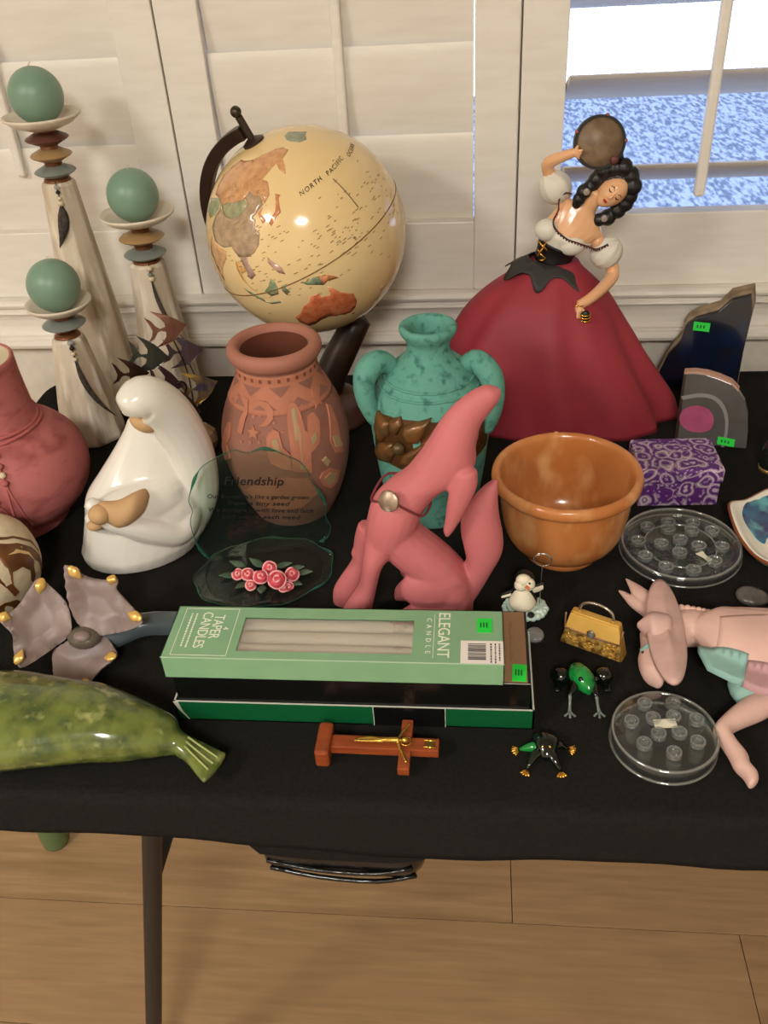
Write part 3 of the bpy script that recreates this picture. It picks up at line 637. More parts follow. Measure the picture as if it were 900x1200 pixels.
cl.location = (0, 0, -0.0002)
tag(cl, 'black cloth spread over the folding table', 'tablecloth')
# case tucked under the front edge
pc = thing('plastic_case', 'glossy black case hanging below the front edge of the table', 'case', (-0.112, 0.4565, 0.694))
M_gloss = mat('glossy_black_plastic', (14, 14, 14), 0.16, bump=0.5, bs=60, spec=0.6)
body = pair_loft([(-0.066, 0.0), (-0.066, -0.058), (-0.055, 0.0), (-0.058, -0.066), (0, 0.0), (0.0, -0.073), (0.05, 0.0), (0.055, -0.074), (0.064, 0.0), (0.068, -0.066)], [0.014, 0.02, 0.021, 0.02, 0.013], 0.0)
ob('body', body, M_gloss, pc)
ob('piping', tube([(-0.062, -0.019, -0.040), (-0.02, -0.022, -0.046), (0.03, -0.022, -0.048), (0.062, -0.018, -0.044)], 0.0022, 8, 3), M_gloss, pc)
ob('piping', tube([(-0.062, -0.014, -0.058), (-0.02, -0.016, -0.066), (0.03, -0.016, -0.069), (0.064, -0.012, -0.064)], 0.0022, 8, 3), M_gloss, pc)
fl = prism([(-0.082, -0.001), (0.085, -0.001), (0.084, -0.014), (0.070, -0.026), (0.045, -0.031), (-0.02, -0.031), (-0.066, -0.026)], lambda x, z, t: (x, -0.0225+t, z), 0, 0.0012)
ob('cloth_flap', fl, M_cloth, pc, smooth=False)
# green canister on the floor below
gc = thing('canister', 'green round canister standing on the floor under the table', 'canister', (-0.712, 0.872, 0.0))
M_gr = mat('green_enamel', (92, 112, 72), 0.4)
ob('body', lathe([(0, 0.0), (0.017, 0.0), (0.021, 0.003), (0.022, 0.008), (0.022, 0.20), (0.019, 0.205), (0, 0.205)], 28), M_gr, gc, ang=50)
ob('lid', lathe([(0, 0.205), (0.0235, 0.205), (0.0235, 0.215), (0.01, 0.221), (0, 0.222)], 28), M_gr, gc, ang=50)
# ================================================================ things on the table
def tloc(d, dz=0.0): return (d['loc'][0], d['loc'][1], TZ+dz)
# ---------------------------------------------------------------- candle holders with ball candles
M_cream = mat('streaked_cream_ceramic', (208, 194, 172), 0.5, col2=(172, 152, 126), ns=9, stretch=(3.2, 3.2, 0.6), lo=0.42, hi=0.66, col3=(226, 216, 198), ns3=26, lo3=0.5, hi3=0.7)
M_plate = mat('cream_glaze', (214, 202, 182), 0.4)
M_sage = mat('sage_wax', (116, 146, 126), 0.38, sss=0.15, col2=(122, 150, 130), ns=30)
M_wick = mat('wick', (205, 195, 170), 0.9)
M_maroon = mat('maroon_disc', (92, 56, 44), 0.4); M_tan = mat('tan_disc', (160, 128, 86), 0.4); M_slate = mat('slate_disc', (118, 124, 116), 0.35)
M_copper = mat('copper_collar', (120, 74, 44), 0.35, metal=0.4)
M_bone = mat('bone_bead', (206, 190, 160), 0.5); M_bead = mat('black_bead', (26, 22, 20), 0.3); M_clear = mat('glass_bead', (200, 205, 200), 0.1, trans=0.5)
M_feather = mat('dark_feather', (44, 38, 33), 0.8, col2=(76, 66, 56), ns=200)
def disc_g(r, z, h=0.007):
    return lathe([(0, z-h), (r*0.5, z-h), (r*0.93, z-0.0018), (r, z), (r*0.93, z+0.0018), (r*0.5, z+h), (0, z+h)], 36)
def holder(loc, top, r_top, r_base, discs, z_plate, r_plate, lean, label, strand, cl):
    t = thing('candle_holder', label, 'candle holder', loc, 0.4, 'tapered candle holders')
    # eight-sided tapered body
    zs = [0, 0.006, top*0.4, top*0.8, top-0.004, top]; rr = [r_base*0.97, r_base, r_base*0.68+r_top*0.32, r_base*0.2+r_top*0.8, r_top, r_top*0.9]
    g = rings([[(r*math.cos(2*PI*(j+0.15)/8), r*math.sin(2*PI*(j+0.15)/8), z) for j in range(8)] for r, z in zip(rr, zs)])
    ob('tapered_body', g, M_cream, t, smooth=False, bevel=0.0018)
    ob('collar', lathe([(0, top-0.001), (r_top*0.8, top-0.001), (r_top*0.76, top+0.002), (r_top*0.5, top+0.005), (0, top+0.005)], 32), M_copper, t)
    for r, z, m in discs: ob('disc', disc_g(r, z), m, t, ang=60)
    # stem joins the discs
    ob('stem', lathe([(0, top), (r_top*0.5, top), (r_top*0.5, z_plate-0.006), (0, z_plate-0.006)], 20), M_copper, t)
    rp = r_plate
    ob('dish', lathe([(0, z_plate-0.012), (rp*0.45, z_plate-0.012), (rp*0.8, z_plate-0.006), (rp, z_plate+0.001), (rp*1.01, z_plate+0.003), (rp*0.985, z_plate+0.0042), (rp*0.85, z_plate), (rp*0.5, z_plate-0.006), (0, z_plate-0.007)], 48), M_plate, t)
    # hanging strand of beads with a feather, in front
    ang = math.radians(-64)-0.4+lean
    def P(z, out=0.003, da=0.0):
        k = z/top; r = r_base*(1-k)+r_top*k + out
        return Vector((r*math.cos(ang+da), r*math.sin(ang+da), z))
    z0 = top+0.006
    ob('cord', tube([P(top+0.004, 0.004), P(top-0.01), P(top-0.03)], 0.0008, 6), M_bead, t)
    for i, (dz, r, m) in enumerate(strand['beads']): ob('bead', ell(P(top-dz, 0.004), r, r, r*0.8, 12), m, t)
    fz = strand['f0']; L = strand['fl']; sw = strand['sway']
    pts = [P(top-fz-L*k, 0.004, sw*k*k) for k in (0, 0.25, 0.5, 0.75, 1.0)]
    ob('feather', tube(pts, [0.0012, 0.004*strand['fw'], 0.0042*strand['fw'], 0.0026*strand['fw'], 0.0004], 8, 3, flat=0.35), M_feather, t)
    # candle
    r = 0.0312; zc = z_plate-0.0065+r*0.97
    c = thing('ball_candle', cl, 'candle', (loc[0], loc[1], loc[2]+z_plate-0.0068), 0, 'sage green ball candles')
    prof = [(0, 0.0), (0.011, 0.0005)] + [(r*math.sin(a), r*0.985-r*math.cos(a)) for a in [0.5+k*(PI-0.55)/16 for k in range(17)]] + [(0, 2*r*0.985)]
    ob('wax_ball', lathe(prof, 40), M_sage, c)
    ob('wick', tube([(0, 0, 2*r*0.985-0.001), (0.0005, 0, 2*r*0.985+0.003), (0.003, 0.001, 2*r*0.985+0.0042)], 0.0007, 6), M_wick, c)
    return t
B1 = [(0.002, 0.0034, M_clear), (0.008, 0.003, M_bead), (0.015, 0.0032, M_bone), (0.021, 0.004, M_bone)]
B2 = [(0.001, 0.0046, M_bone), (0.009, 0.0034, M_slate), (0.014, 0.0042, M_bone)]
B3 = [(0.0, 0.0042, M_clear), (0.007, 0.0034, M_bead), (0.014, 0.003, M_bone), (0.021, 0.003, M_bone)]
holder((-0.510, 1.097, TZ), 0.302, 0.021, 0.044, [(0.0258, 0.351, M_maroon), (0.0250, 0.332, M_tan), (0.0250, 0.313, M_slate)], 0.374, 0.0450, -0.15,
       'tallest cream tapered candle holder with maroon, tan and slate discs', dict(beads=B1, f0=0.022, fl=0.052, sway=-0.5, fw=1.5), 'sage green ball candle on the tallest cream holder')
holder((-0.4155, 1.086, TZ), 0.202, 0.0225, 0.0415, [(0.0283, 0.233, M_tan), (0.0265, 0.212, M_slate)], 0.2605, 0.0455, -0.05,
       'middle-height cream candle holder with tan and slate discs beside the fish', dict(beads=B2, f0=0.016, fl=0.085, sway=0.75, fw=0.6), 'sage green ball candle on the middle-height holder')
holder((-0.503, 0.998, TZ), 0.142, 0.0205, 0.0415, [(0.0265, 0.158, M_slate)], 0.183, 0.0392, 0.05,
       'shortest cream candle holder with one slate disc beside the pink vase', dict(beads=B3, f0=0.022, fl=0.088, sway=0.85, fw=0.8), 'sage green ball candle on the shortest holder')

# ---------------------------------------------------------------- pink round vase
d = D['pinkV']
M_pink = mat('rough_pink_clay', (178, 102, 100), 0.75, col2=(140, 68, 68), ns=30, stretch=(1, 1, 2.0), lo=0.50, hi=0.72, det=10, bump=0.4, bs=60)
M_pinkin = mat('pale_vase_inside', (206, 190, 160), 0.7)
M_cord = mat('pink_suede_cord', (170, 92, 88), 0.8)
pv = thing('round_vase', 'squat pink clay vase with wide neck, corded and beaded', 'vase', (d['loc'][0]-0.004, d['loc'][1]-0.002, TZ), d['rot'])
RP = [(0, 0.002), (0.050, 0.0), (0.055, 0.002), (0.055, 0.006), (0.050, 0.010), (0.055, 0.014), (0.075, 0.025), (0.0885, 0.045), (0.093, 0.067), (0.088, 0.090), (0.073, 0.110), (0.058, 0.121), (0.0515, 0.130), (0.0495, 0.145), (0.047, 0.175), (0.0465, 0.196), (0.045, 0.2), (0.0425, 0.199)]
ob('vase_body', lathe(RP, 64, 3), M_pink, pv)
ob('vase_lining', lathe([(0.0428, 0.1985), (0.042, 0.19), (0.044, 0.16), (0.046, 0.13), (0.06, 0.1), (0.05, 0.03), (0, 0.02)], 48, 2), M_pinkin, pv)
cz = [(0.0525*math.cos(a), 0.0525*math.sin(a), 0.1285+0.0012*math.sin(3*a)) for a in [2*PI*k/40 for k in range(40)]]
ob('cord', tube(cz, 0.0021, 8, close=True), M_cord, pv)
cz = [(0.0555*math.cos(a), 0.0555*math.sin(a), 0.1245-0.001*math.sin(2*a)) for a in [2*PI*k/40 for k in range(40)]]
ob('cord', tube(cz, 0.0021, 8, close=True), M_cord, pv)
def pinkS(a, z, out):
    q = cat(RP, 6); rr = 0.05
    for (r1, z1), (r2, z2) in zip(q, q[1:]):
        if z1 <= z <= z2 and z2 > z1: rr = r1+(r2-r1)*(z-z1)/(z2-z1)
    return (( rr+out)*math.sin(a), -(rr+out)*math.cos(a), z)
for a0, zs in ((-0.05, (0.118, 0.111, 0.104, 0.097)), (-0.20, (0.102, 0.095, 0.088, 0.081))):
    for i, z in enumerate(zs): ob('bead', ell(pinkS(a0, z, 0.004), 0.0038, 0.0038, 0.0034, 12), (M_bone, M_cord)[i % 2], pv)
    ob('tassel', tube([pinkS(a0, 0.125, 0.002), pinkS(a0, zs[-1], 0.003), pinkS(a0+0.06, 0.07, 0.003), pinkS(a0+0.12, 0.04, 0.003)], 0.0011, 6, 3), M_cord, pv)
    ob('tassel', tube([pinkS(a0, zs[-1], 0.003), pinkS(a0-0.02, 0.06, 0.004), pinkS(a0+0.02, 0.030, 0.005), (0.056*math.sin(a0), -0.060, 0.006)], 0.0011, 6, 3), M_cord, pv)

# ---------------------------------------------------------------- cream pot with brown horses
d = D['horsepot']
hp_ = thing('painted_pot', 'cream textured round pot painted with brown horses, by pink vase', 'pot', (-0.490, 0.664, TZ), 0.62)
M_hc = mat('crackled_cream', (212, 196, 166), 0.6, bump=0.8, bs=70, col2=(196, 178, 146), ns=50)
M_horse = mat('brown_horse_glaze', (112, 70, 34), 0.4, col2=(72, 42, 20), ns=40, lo=0.4, hi=0.7)
RH = [(0, 0.001), (0.026, 0.0), (0.044, 0.012), (0.054, 0.034), (0.0555, 0.052), (0.050, 0.074), (0.036, 0.088), (0.024, 0.093), (0.0225, 0.097), (0.0195, 0.097), (0.019, 0.09), (0, 0.088)]
ob('pot_body', lathe(RH, 56, 3), M_hc, hp_)
def rprof(pr, z):
    q = cat(pr, 6)
    for (r1, z1), (r2, z2) in zip(q, q[1:]):
        if z1 <= z <= z2 and z2 > z1: return r1+(r2-r1)*(z-z1)/(z2-z1)
    return q[0][0]
def hS(a, z, t): r = rprof(RH, z)+t; return (r*math.sin(a), -r*math.cos(a), z)
horse = [(-0.30, 0.066), (-0.20, 0.080), (0.0, 0.087), (0.3, 0.0885), (0.62, 0.086), (0.90, 0.079), (1.10, 0.066), (1.22, 0.050), (1.24, 0.036), (1.14, 0.033), (1.10, 0.047), (0.98, 0.056), (0.88, 0.050), (0.86, 0.041), (0.76, 0.036), (0.72, 0.040), (0.78, 0.050), (0.66, 0.060), (0.44, 0.062), (0.36, 0.050), (0.42, 0.038), (0.32, 0.036), (0.24, 0.050), (0.14, 0.062), (-0.12, 0.060)]
ob('horse_design', patch(horse, lambda a, z: None, 9, 0, 0) if False else patch(horse, hS, 0.10, -0.002, 0.0008), M_horse, hp_, ang=50)
mane = [(0.10, 0.0915), (0.6, 0.0895), (0.95, 0.083), (1.2, 0.068), (1.3, 0.052), (1.26, 0.068), (1.02, 0.0835), (0.65, 0.0915), (0.2, 0.0925)]
ob('mane_stroke', patch(mane, hS, 0.12, -0.002, 0.0007), M_horse, hp_, ang=50)
h2 = [(-0.1, 0.030), (0.12, 0.034), (0.34, 0.030), (0.44, 0.022), (0.40, 0.014), (0.2, 0.011), (-0.05, 0.014)]
ob('horse_design', patch(h2, hS, 0.12, -0.002, 0.0008), M_horse, hp_, ang=50)
gk = [(0.55, 0.0775), (0.75, 0.073), (0.92, 0.064), (0.98, 0.054), (0.95, 0.066), (0.78, 0.076)]
ob('gold_stroke', patch(gk, hS, 0.12, -0.002, 0.0010), mat('gold_line', (226, 196, 140), 0.3, metal=0.3), hp_, ang=50)

# ---------------------------------------------------------------- white hooded figure
d = D['madonna']
M_wg = mat('white_glaze', (220, 215, 205), 0.22, coat=0.3)
M_bis = mat('tan_bisque', (190, 152, 108), 0.7)
md = thing('mother_figurine', 'white glazed hooded figure cradling a tan bundled baby', 'figurine', (d['loc'][0]+0.002, d['loc'][1], TZ), d['rot'])
bd = [(x, max(z, 0.001)) for x, z in d['body']]
bd[0] = (-0.064, 0.001); bd[1] = (0.060, 0.001); bd[2] = (-0.066, 0.012); bd[3] = (0.067, 0.012)
body = pair_loft(bd, [0.047, 0.050, 0.050, 0.046, 0.040, 0.032, 0.026, 0.022, 0.016], [0, 0, 0, 0.002, 0.006, 0.010, 0.012, 0.012, 0.010], rnd=0.02, sub=5, n=28)
# flatten the foot
for p in body.v: p.z = max(p.z, 0.0)
cr = [V0(p, dy) for p, dy in zip(d['crest'], [-0.004, -0.006, -0.006, -0.006, -0.008, -0.012, -0.018, -0.024, -0.026])]
crest = tube(cr, [0.016, 0.022, 0.0235, 0.024, 0.0245, 0.0245, 0.0235, 0.019, 0.013], 18, 4)
fo = [V0(p, dy) for p, dy in zip(d['fold'], [-0.026, -0.036, -0.040, -0.040, -0.036, -0.028, -0.016])]
fo = [(x, y, z+0.022) for x, y, z in fo]
fold = tube(fo, [0.007, 0.012, 0.014, 0.015, 0.015, 0.014, 0.010], 14, 4)
lap = pair_loft([(-0.050, 0.070), (-0.044, 0.050), (-0.025, 0.088), (-0.02, 0.040), (0.010, 0.094), (0.02, 0.032), (0.045, 0.095), (0.05, 0.035), (0.066, 0.085), (0.068, 0.05)], [0.008, 0.020, 0.024, 0.022, 0.010], [-0.020, -0.022, -0.018, -0.010, 0.0])
for gg in (crest, fold, lap):
    for p in gg.v: p.z = max(p.z, 0.001)
ob('robe', fuse([body, crest, fold, lap], 0.0016, 6), M_wg, md)
ff = d['face']
ob('face', ell(V0((ff[0][0]+0.001, ff[0][1]-0.001), -0.017), 0.0150, 0.012, 0.0095, 20, Matrix.Rotation(math.radians(38), 3, 'Y')), M_bis, md)
bb = d['baby']
ob('baby_bundle', pair_loft(bb, [0.010, 0.013, 0.013, 0.011, 0.006], [-0.040, -0.044, -0.044, -0.036, -0.028]), M_bis, md)
ob('baby_head', ell(V0(d['bits'][0], -0.044), 0.0115, 0.011, 0.0105), M_bis, md)
ob('hand', ell(V0((d['bits'][1][0], d['bits'][1][1]), -0.040), 0.0085, 0.007, 0.0062), M_bis, md)

# ---------------------------------------------------------------- school of metal fish on a stone
d = D['fish']
fs = thing('fish_sculpture', 'school of cut metal angelfish on wires above a tan stone', 'sculpture', tloc(d), d['rot'])
M_stone = mat('tan_stone', (176, 148, 112), 0.8, col2=(140, 112, 80), ns=40, bump=0.3, bs=80)
st = ell((0.004, 0.0, 0.020), 0.023, 0.020, 0.021, 12)
random.seed(3)
for p in st.v: p *= random.uniform(0.93, 1.05); p.z = max(p.z, 0.0)
ob('stone_base', st, M_stone, fs, smooth=False)
FO = [(.50, 0), (.40, .10), (.28, .24), (.10, .40), (-.10, .52), (-.36, .62), (-.16, .40), (-.06, .22), (-.06, .08), (-.20, .03), (-.30, .12), (-.40, .30), (-.54, .42), (-.45, .16), (-.40, -.02), (-.44, -.20), (-.58, -.44), (-.38, -.28), (-.28, -.08), (-.18, -.03), (-.06, -.08), (-.08, -.24), (-.20, -.42), (-.38, -.58), (-.08, -.50), (.12, -.40), (.28, -.26), (.40, -.10)]
FC = [('rosy_bronze', (136, 86, 70), 0.0), ('dark_green_bronze', (74, 76, 66), -0.3), ('dark_brown_bronze', (58, 38, 26), -0.15), ('mauve_steel', (112, 86, 80), -0.12), ('dark_plum_steel', (74, 50, 54), -0.45), ('iridescent_gold', (176, 140, 56), 0.1), ('red_brown_bronze', (92, 56, 42), -0.55)]
M_wire = mat('dark_wire', (40, 34, 30), 0.4, metal=0.6)
for i, (c, (nm, col, an)) in enumerate(zip(d['c'], FC)):
    m = mat(nm, col, 0.32, metal=0.55, col2=(150, 110, 92) if i == 0 else ((92, 80, 96) if i in (3, 5) else None), ns=60)
    L = (0.044, 0.046, 0.040, 0.044, 0.042, 0.046, 0.040)[i]; dy = (0.004, -0.008, -0.016, 0.008, -0.012, -0.006, -0.010)[i]
    ca, sa = math.cos(an), math.sin(an)
    pts = [(c[0]+L*(x*ca-y*sa*0.75), c[1]+L*(x*sa+y*ca*0.85)) for x, y in FO]
    f = ob('fish', prism(pts, lambda x, z, t: (x, dy+t+10*(x-c[0])**2, z), 0, 0.0012), m, fs, smooth=False)
    ob('wire', tube([V0(c, dy+0.0015), (c[0]*0.7+0.01, dy*0.5+0.004, c[1]*0.66), (c[0]*0.25+0.006, 0.003, 0.05), (0.005, 0.0, 0.030)], 0.0008, 6, 4), M_wire, f)
    if False: ob('fin', prism([(c[0]+L*0.02, c[1]-L*0.05), (c[0]+L*0.16, c[1]+L*0.02), (c[0]-L*0.02, c[1]-L*0.18)], lambda x, z, t: (x, dy-0.003+t, z), 0, 0.004), m, f, smooth=False)
ob('wire_loop', tube([V0((-0.010, 0.108), -0.012), V0((-0.003, 0.108), -0.012), V0((0.0005, 0.1), -0.010), V0((-0.003, 0.085), -0.006), V0((0.0, 0.05), 0)], 0.0012, 6, 4), M_wire, fs)
# ---------------------------------------------------------------- globe
GL = Vector((-0.1989, 1.0479, TZ)); GC = Vector((0, 0, 0.2464)); GR = 0.1172
gn = Vector((-0.3923, -0.1315, 0.9104)); ge = Vector((0.1168, -0.9888, -0.0925)); gea = Vector((0.9124, 0.07, 0.4032)); gm_ = Vector((-0.8677, 0.3813, -0.3188))
globe = thing('desk_globe', 'antique cream desk globe on dark stand behind terracotta vase', 'globe', GL)
M_ocean = mat('cream_ocean_print', (230, 202, 150), 0.16, coat=0.4, col2=(224, 194, 138), ns=6)
M_darkw = mat('dark_walnut', (46, 30, 22), 0.35, col2=(36, 23, 17), ns=12, stretch=(1, 1, 6))
ob('ball', ell(GC, GR, seg=96), M_ocean, globe)
def gS(lat, lon, t):
    la, lo = math.radians(lat), math.radians(lon-134)
    return GC+(gn*math.sin(la)+(ge*math.cos(lo)+gea*math.sin(lo))*math.cos(la))*(GR+t)
LANDS = [
 ('russia', (206, 150, 104), [(72,80),(76,100),(74,112),(72,130),(71,150),(69,170),(66,178),(62,178),(60,165),(56,162),(51,157),(56,155),(60,157),(59,150),(56,137),(53,141),(46,138),(43,132),(48,131),(49,127),(53,122),(50,117),(50,106),(51,98),(50,88),(54,80),(55,68),(66,66)]),
 ('mongolia', (150, 152, 116), [(50,88),(51,98),(50,106),(50,116),(46,119),(42,110),(42,100),(45,92)]),
 ('china', (172, 144, 116), [(49,87),(45,92),(42,100),(42,110),(46,119),(50,117),(53,122),(49,128),(48,131),(43,131),(41,126),(39,121),(37,122),(34,120),(30,122),(25,119),(22,114),(21,109),(22,102),(28,98),(28,90),(31,80),(38,75),(44,80)]),
 ('korea', (208, 140, 96), [(42,130),(39,127),(35,129),(34,126),(38,125),(40,125)]),
 ('japan', (206, 128, 88), [(45,142),(43,145),(42,143),(38,141),(35,140),(34,136),(31,131),(33,130),(35,133),(37,137),(41,140)]),
 ('india', (206, 158, 110), [(34,75),(30,80),(27,88),(26,92),(22,90),(16,82),(8,77),(20,72),(24,68)]),
 ('indochina', (176, 142, 130), [(22,103),(21,108),(16,108),(11,109),(9,105),(11,103),(14,104),(18,103)]),
 ('thailand', (224, 172, 104), [(20,98),(20,101),(18,103),(14,104),(13,100),(7,100),(1,104),(4,101),(10,98),(16,97)]),
 ('kazakhstan', (146, 156, 120), [(54,80),(50,87),(45,80),(42,70),(46,55),(52,60)]),
 ('philippines', (190, 150, 138), [(18,121),(16,122),(13,124),(10,126),(6,126),(8,123),(12,121),(15,120)]),
 ('borneo', (138, 156, 122), [(7,117),(4,118),(1,118),(-3,116),(-3,111),(1,109),(3,113)]),
 ('sumatra', (140, 156, 124), [(5,95),(1,101),(-3,105),(-6,105),(-2,101),(2,97)]),
 ('java', (142, 156, 124), [(-6,105),(-6.5,110),(-7,114),(-8.5,114),(-8,108)]),
 ('sulawesi', (140, 154, 122), [(1,120),(1,124),(-1,122),(-4,123),(-5,120),(-2,119)]),
 ('west_new_guinea', (132, 152, 122), [(-1,131),(-3,135),(-2,138),(-3,141),(-9,141),(-7,138),(-4,133)]),
 ('east_new_guinea', (214, 134, 90), [(-3,141),(-5,146),(-7,148),(-10,150),(-8,144),(-9,141)]),
 ('australia', (206, 106, 66), [(-11,142.5),(-17,141),(-15,136),(-12,136),(-12,131),(-15,128),(-16,124),(-20,119),(-22,114),(-27,113),(-34,115),(-34,120),(-32,126),(-32,132),(-35,136),(-35,138),(-38,141),(-39,146),(-37,150),(-32,153),(-25,153),(-19,147),(-15,145)]),
 ('tasmania', (206, 106, 66), [(-41,145),(-41,148),(-43.5,147)]),
 ('new_zealand', (190, 150, 104), [(-35,173),(-38,178),(-41,175),(-46,170),(-45,167),(-41,172)]),
 ('alaska', (136, 146, 122), [(71,-156),(68,-166),(65,-168),(60,-165),(58,-158),(60,-150),(60,-141),(70,-141)])]
for nm, col, ll in LANDS:
    ll2 = [(la, lo+360 if lo < 0 else lo) for la, lo in ll]
    ob('land_print', patch(ll2, gS, 5.0, -0.0004, 0.00014), mat('print_'+nm, tuple(int(x*0.78+y*0.22) for x, y in zip(col, (232, 200, 150))), 0.18, coat=0.4, col2=tuple(int(x*0.93) for x in col), ns=120), globe)
eq = [gS(0, a*3, 0.0001) for a in range(120)]
ob('equator_line', tube(eq, 0.0007, 6, close=True), mat('equator_ink', (120, 84, 44), 0.3), globe)
M_ink = mat('map_ink', (70, 52, 32), 0.4)
def globe_text(s, lat, lon, size):
    me = text_mesh(s, size, 0.25, 1.25)
    me.transform(Matrix.Identity(4))
    for v in me.vertices:
        la = lat+math.degrees(v.co.y/GR); v.co = gS(la, lon+math.degrees(v.co.x/(GR*math.cos(math.radians(lat)))), 0.0004+v.co.z)
    ob('map_lettering', me, M_ink, globe)
globe_text('NORTH', 37.4, 165, 0.0075); globe_text('PACIFIC', 36.7, 188.8, 0.0075); globe_text('OCEAN', 34.5, 212, 0.0075)
random.seed(11); sg = G()
for k in range(260):
    la = random.gauss(6, 11); lo = random.uniform(98, 214)
    if random.random() < 0.25: la, lo = random.uniform(20, 60), random.uniform(80, 135)
    dl = random.uniform(0.8, 2.6); sg.add([gS(la, lo, 0.0005), gS(la, lo+dl, 0.0005), gS(la+0.45, lo+dl, 0.0005), gS(la+0.45, lo, 0.0005)], [(0, 1, 2, 3)])
so_ = ob('place_names', sg, mat('fine_print', (150, 118, 76), 0.4), globe); so_['kind'] = 'stuff'
dl_ = [gS(la, 180+0.0*la, 0.0001) for la in range(14, 34)]
ob('date_line', tube(dl_, 0.00045, 5), M_ink, globe)
rs = []
for k in range(41):
    t = PI*(0.012+k/40*0.985); dd = gn*math.cos(t)+gm_*math.sin(t); s = gn.cross(gm_)
    ri, ro = (GR+0.0065, GR+0.0215)
    rs.append([GC+dd*ri-s*0.006, GC+dd*ro-s*0.006, GC+dd*ro+s*0.006, GC+dd*ri+s*0.006])
ob('meridian_arm', rings(rs), M_darkw, globe, smooth=False, bevel=0.0015)
M_pin = mat('dark_metal_pin', (72, 62, 54), 0.35, metal=0.7)
ob('spindle', tube([GC+gn*(GR-0.002), GC+gn*(GR*1.26)], 0.0042, 14), M_pin, globe, ang=50)
ob('finial', ell(GC+gn*(GR*1.31), 0.0062), M_pin, globe)
ob('pole_cap', tube([GC+gn*(GR-0.003), GC+gn*(GR+0.0015)], 0.013, 24), M_pin, globe, ang=40)
ob('stand_base', lathe([(0, 0), (0.062, 0), (0.0635, 0.004), (0.062, 0.009), (0.056, 0.013), (0.052, 0.020), (0.046, 0.026), (0.030, 0.032), (0.02, 0.036), (0, 0.036)], 56), mat('brown_stand', (78, 50, 40), 0.3, col2=(62, 40, 32), ns=10, coat=0.2), globe)
ae = GC-gn*(GR+0.014)
ob('column', tube([(0, 0, 0.030), (0.010, 0.003, 0.055), (0.026, 0.008, 0.085), (ae.x, ae.y, ae.z+0.002)], [0.026, 0.021, 0.020, 0.017], 20, 3), M_darkw, globe)

# ---------------------------------------------------------------- terracotta vase with carved cactus
d = D['terra']; RT = PROF['terra']
tv = thing('carved_vase', 'terracotta vase carved with cactus, moon and stars', 'vase', tloc(d), d['rot'])
M_mauve = mat('mauve_clay_slip', (146, 98, 82), 0.8, col2=(136, 90, 76), ns=40, bump=0.2, bs=150)
M_terra = mat('orange_terracotta', (178, 114, 88), 0.75, bump=0.15, bs=150, col2=(168, 106, 82), ns=60)
M_cact = mat('pale_green_glaze', (150, 140, 104), 0.5, col2=(176, 134, 96), ns=90)
M_dk = mat('clay_recess_shade', (120, 66, 50), 0.85)  # darker clay tone carries the shade of the notches, which are not cut in
ob('vase_body', lathe(RT, 72, 3), M_mauve, tv)
RTo = RT[:11]
def tS(a, z, t): r = rprof(RTo, z)+t; return (r*math.sin(a), -r*math.cos(a), z)
# orange neck band
nz = [0.147+0.0365*k/12 for k in range(13)]
ob('neck_band', lathe([(rprof(RTo, nz[0])-0.001, nz[0]-0.0006)]+[(rprof(RTo, z)+0.0008, z) for z in nz]+[(rprof(RTo, nz[-1])-0.001, nz[-1]+0.0006)], 72), M_terra, tv)
ob('rim_band', lathe([(0.0425, 0.1865), (0.0462, 0.1895), (0.0492, 0.196), (0.0482, 0.2025), (0.0430, 0.2058), (0.0376, 0.2036), (0.0352, 0.198)], 72, 2), mat('rosy_rim', (162, 106, 88), 0.7), tv)
ob('inner_wall', lathe([(0.0350, 0.199), (0.0350, 0.186), (0.038, 0.172), (0.05, 0.14), (0.05, 0.06), (0, 0.03)], 48, 2), mat('dark_clay_inside', (104, 54, 34), 0.9), tv)
def relief(name, poly, m, t1=0.0016, t0=-0.003): ob(name, patch(poly, tS, 0.055, t0, t1), m, tv, ang=45)
relief('moon_relief', d['moon'], M_terra)
for c, r in zip(d['stars'], (0.0075, 0.0095, 0.0065)):
    relief('star_relief', [(c[0]+x/0.06, c[1]+y) for x, y in star((0, 0), r, r*0.42)], M_terra)
relief('cactus_relief', d['cactus'], M_terra, 0.0026); relief('cactus_relief', d['arm'], M_terra, 0.0022)
for k in ('g1', 'g2', 'g3', 'cg', 'pg', 'p2'): relief('cactus_glaze', d[k], M_cact, 0.0030)
for k in ('fig', 'cl', 'cr', 'pear'): relief('plant_relief', d[k], M_terra, 0.0020)
for c in d['dots']: relief('dot_relief', [(c[0]+x/0.06, c[1]+y) for x, y in disc2((0, 0), 0.0016, 0.0016, 8)], M_terra, 0.0012)
relief('ground_relief', [(-0.9, 0.055), (-0.5, 0.075), (-0.1, 0.082), (0.3, 0.075), (0.4, 0.05), (0.1, 0.035), (-0.5, 0.035)], M_terra, 0.0014)
for k in range(28):
    a = 2*PI*k/28; relief('notch', [(a-0.035, 0.1775), (a+0.035, 0.1775), (a+0.035, 0.1815), (a-0.035, 0.1815)], M_dk, 0.00105, 0.0)
for k in range(9):
    a = 2*PI*k/9
    relief('triangle_inlay', [(a-0.26, 0.1735), (a+0.26, 0.1735), (a, 0.1635)], M_mauve, 0.0011, 0.0)
    relief('triangle_inlay', [(a+0.35-0.24, 0.1525), (a+0.35+0.24, 0.1525), (a+0.35, 0.1615)], M_mauve, 0.0011, 0.0)

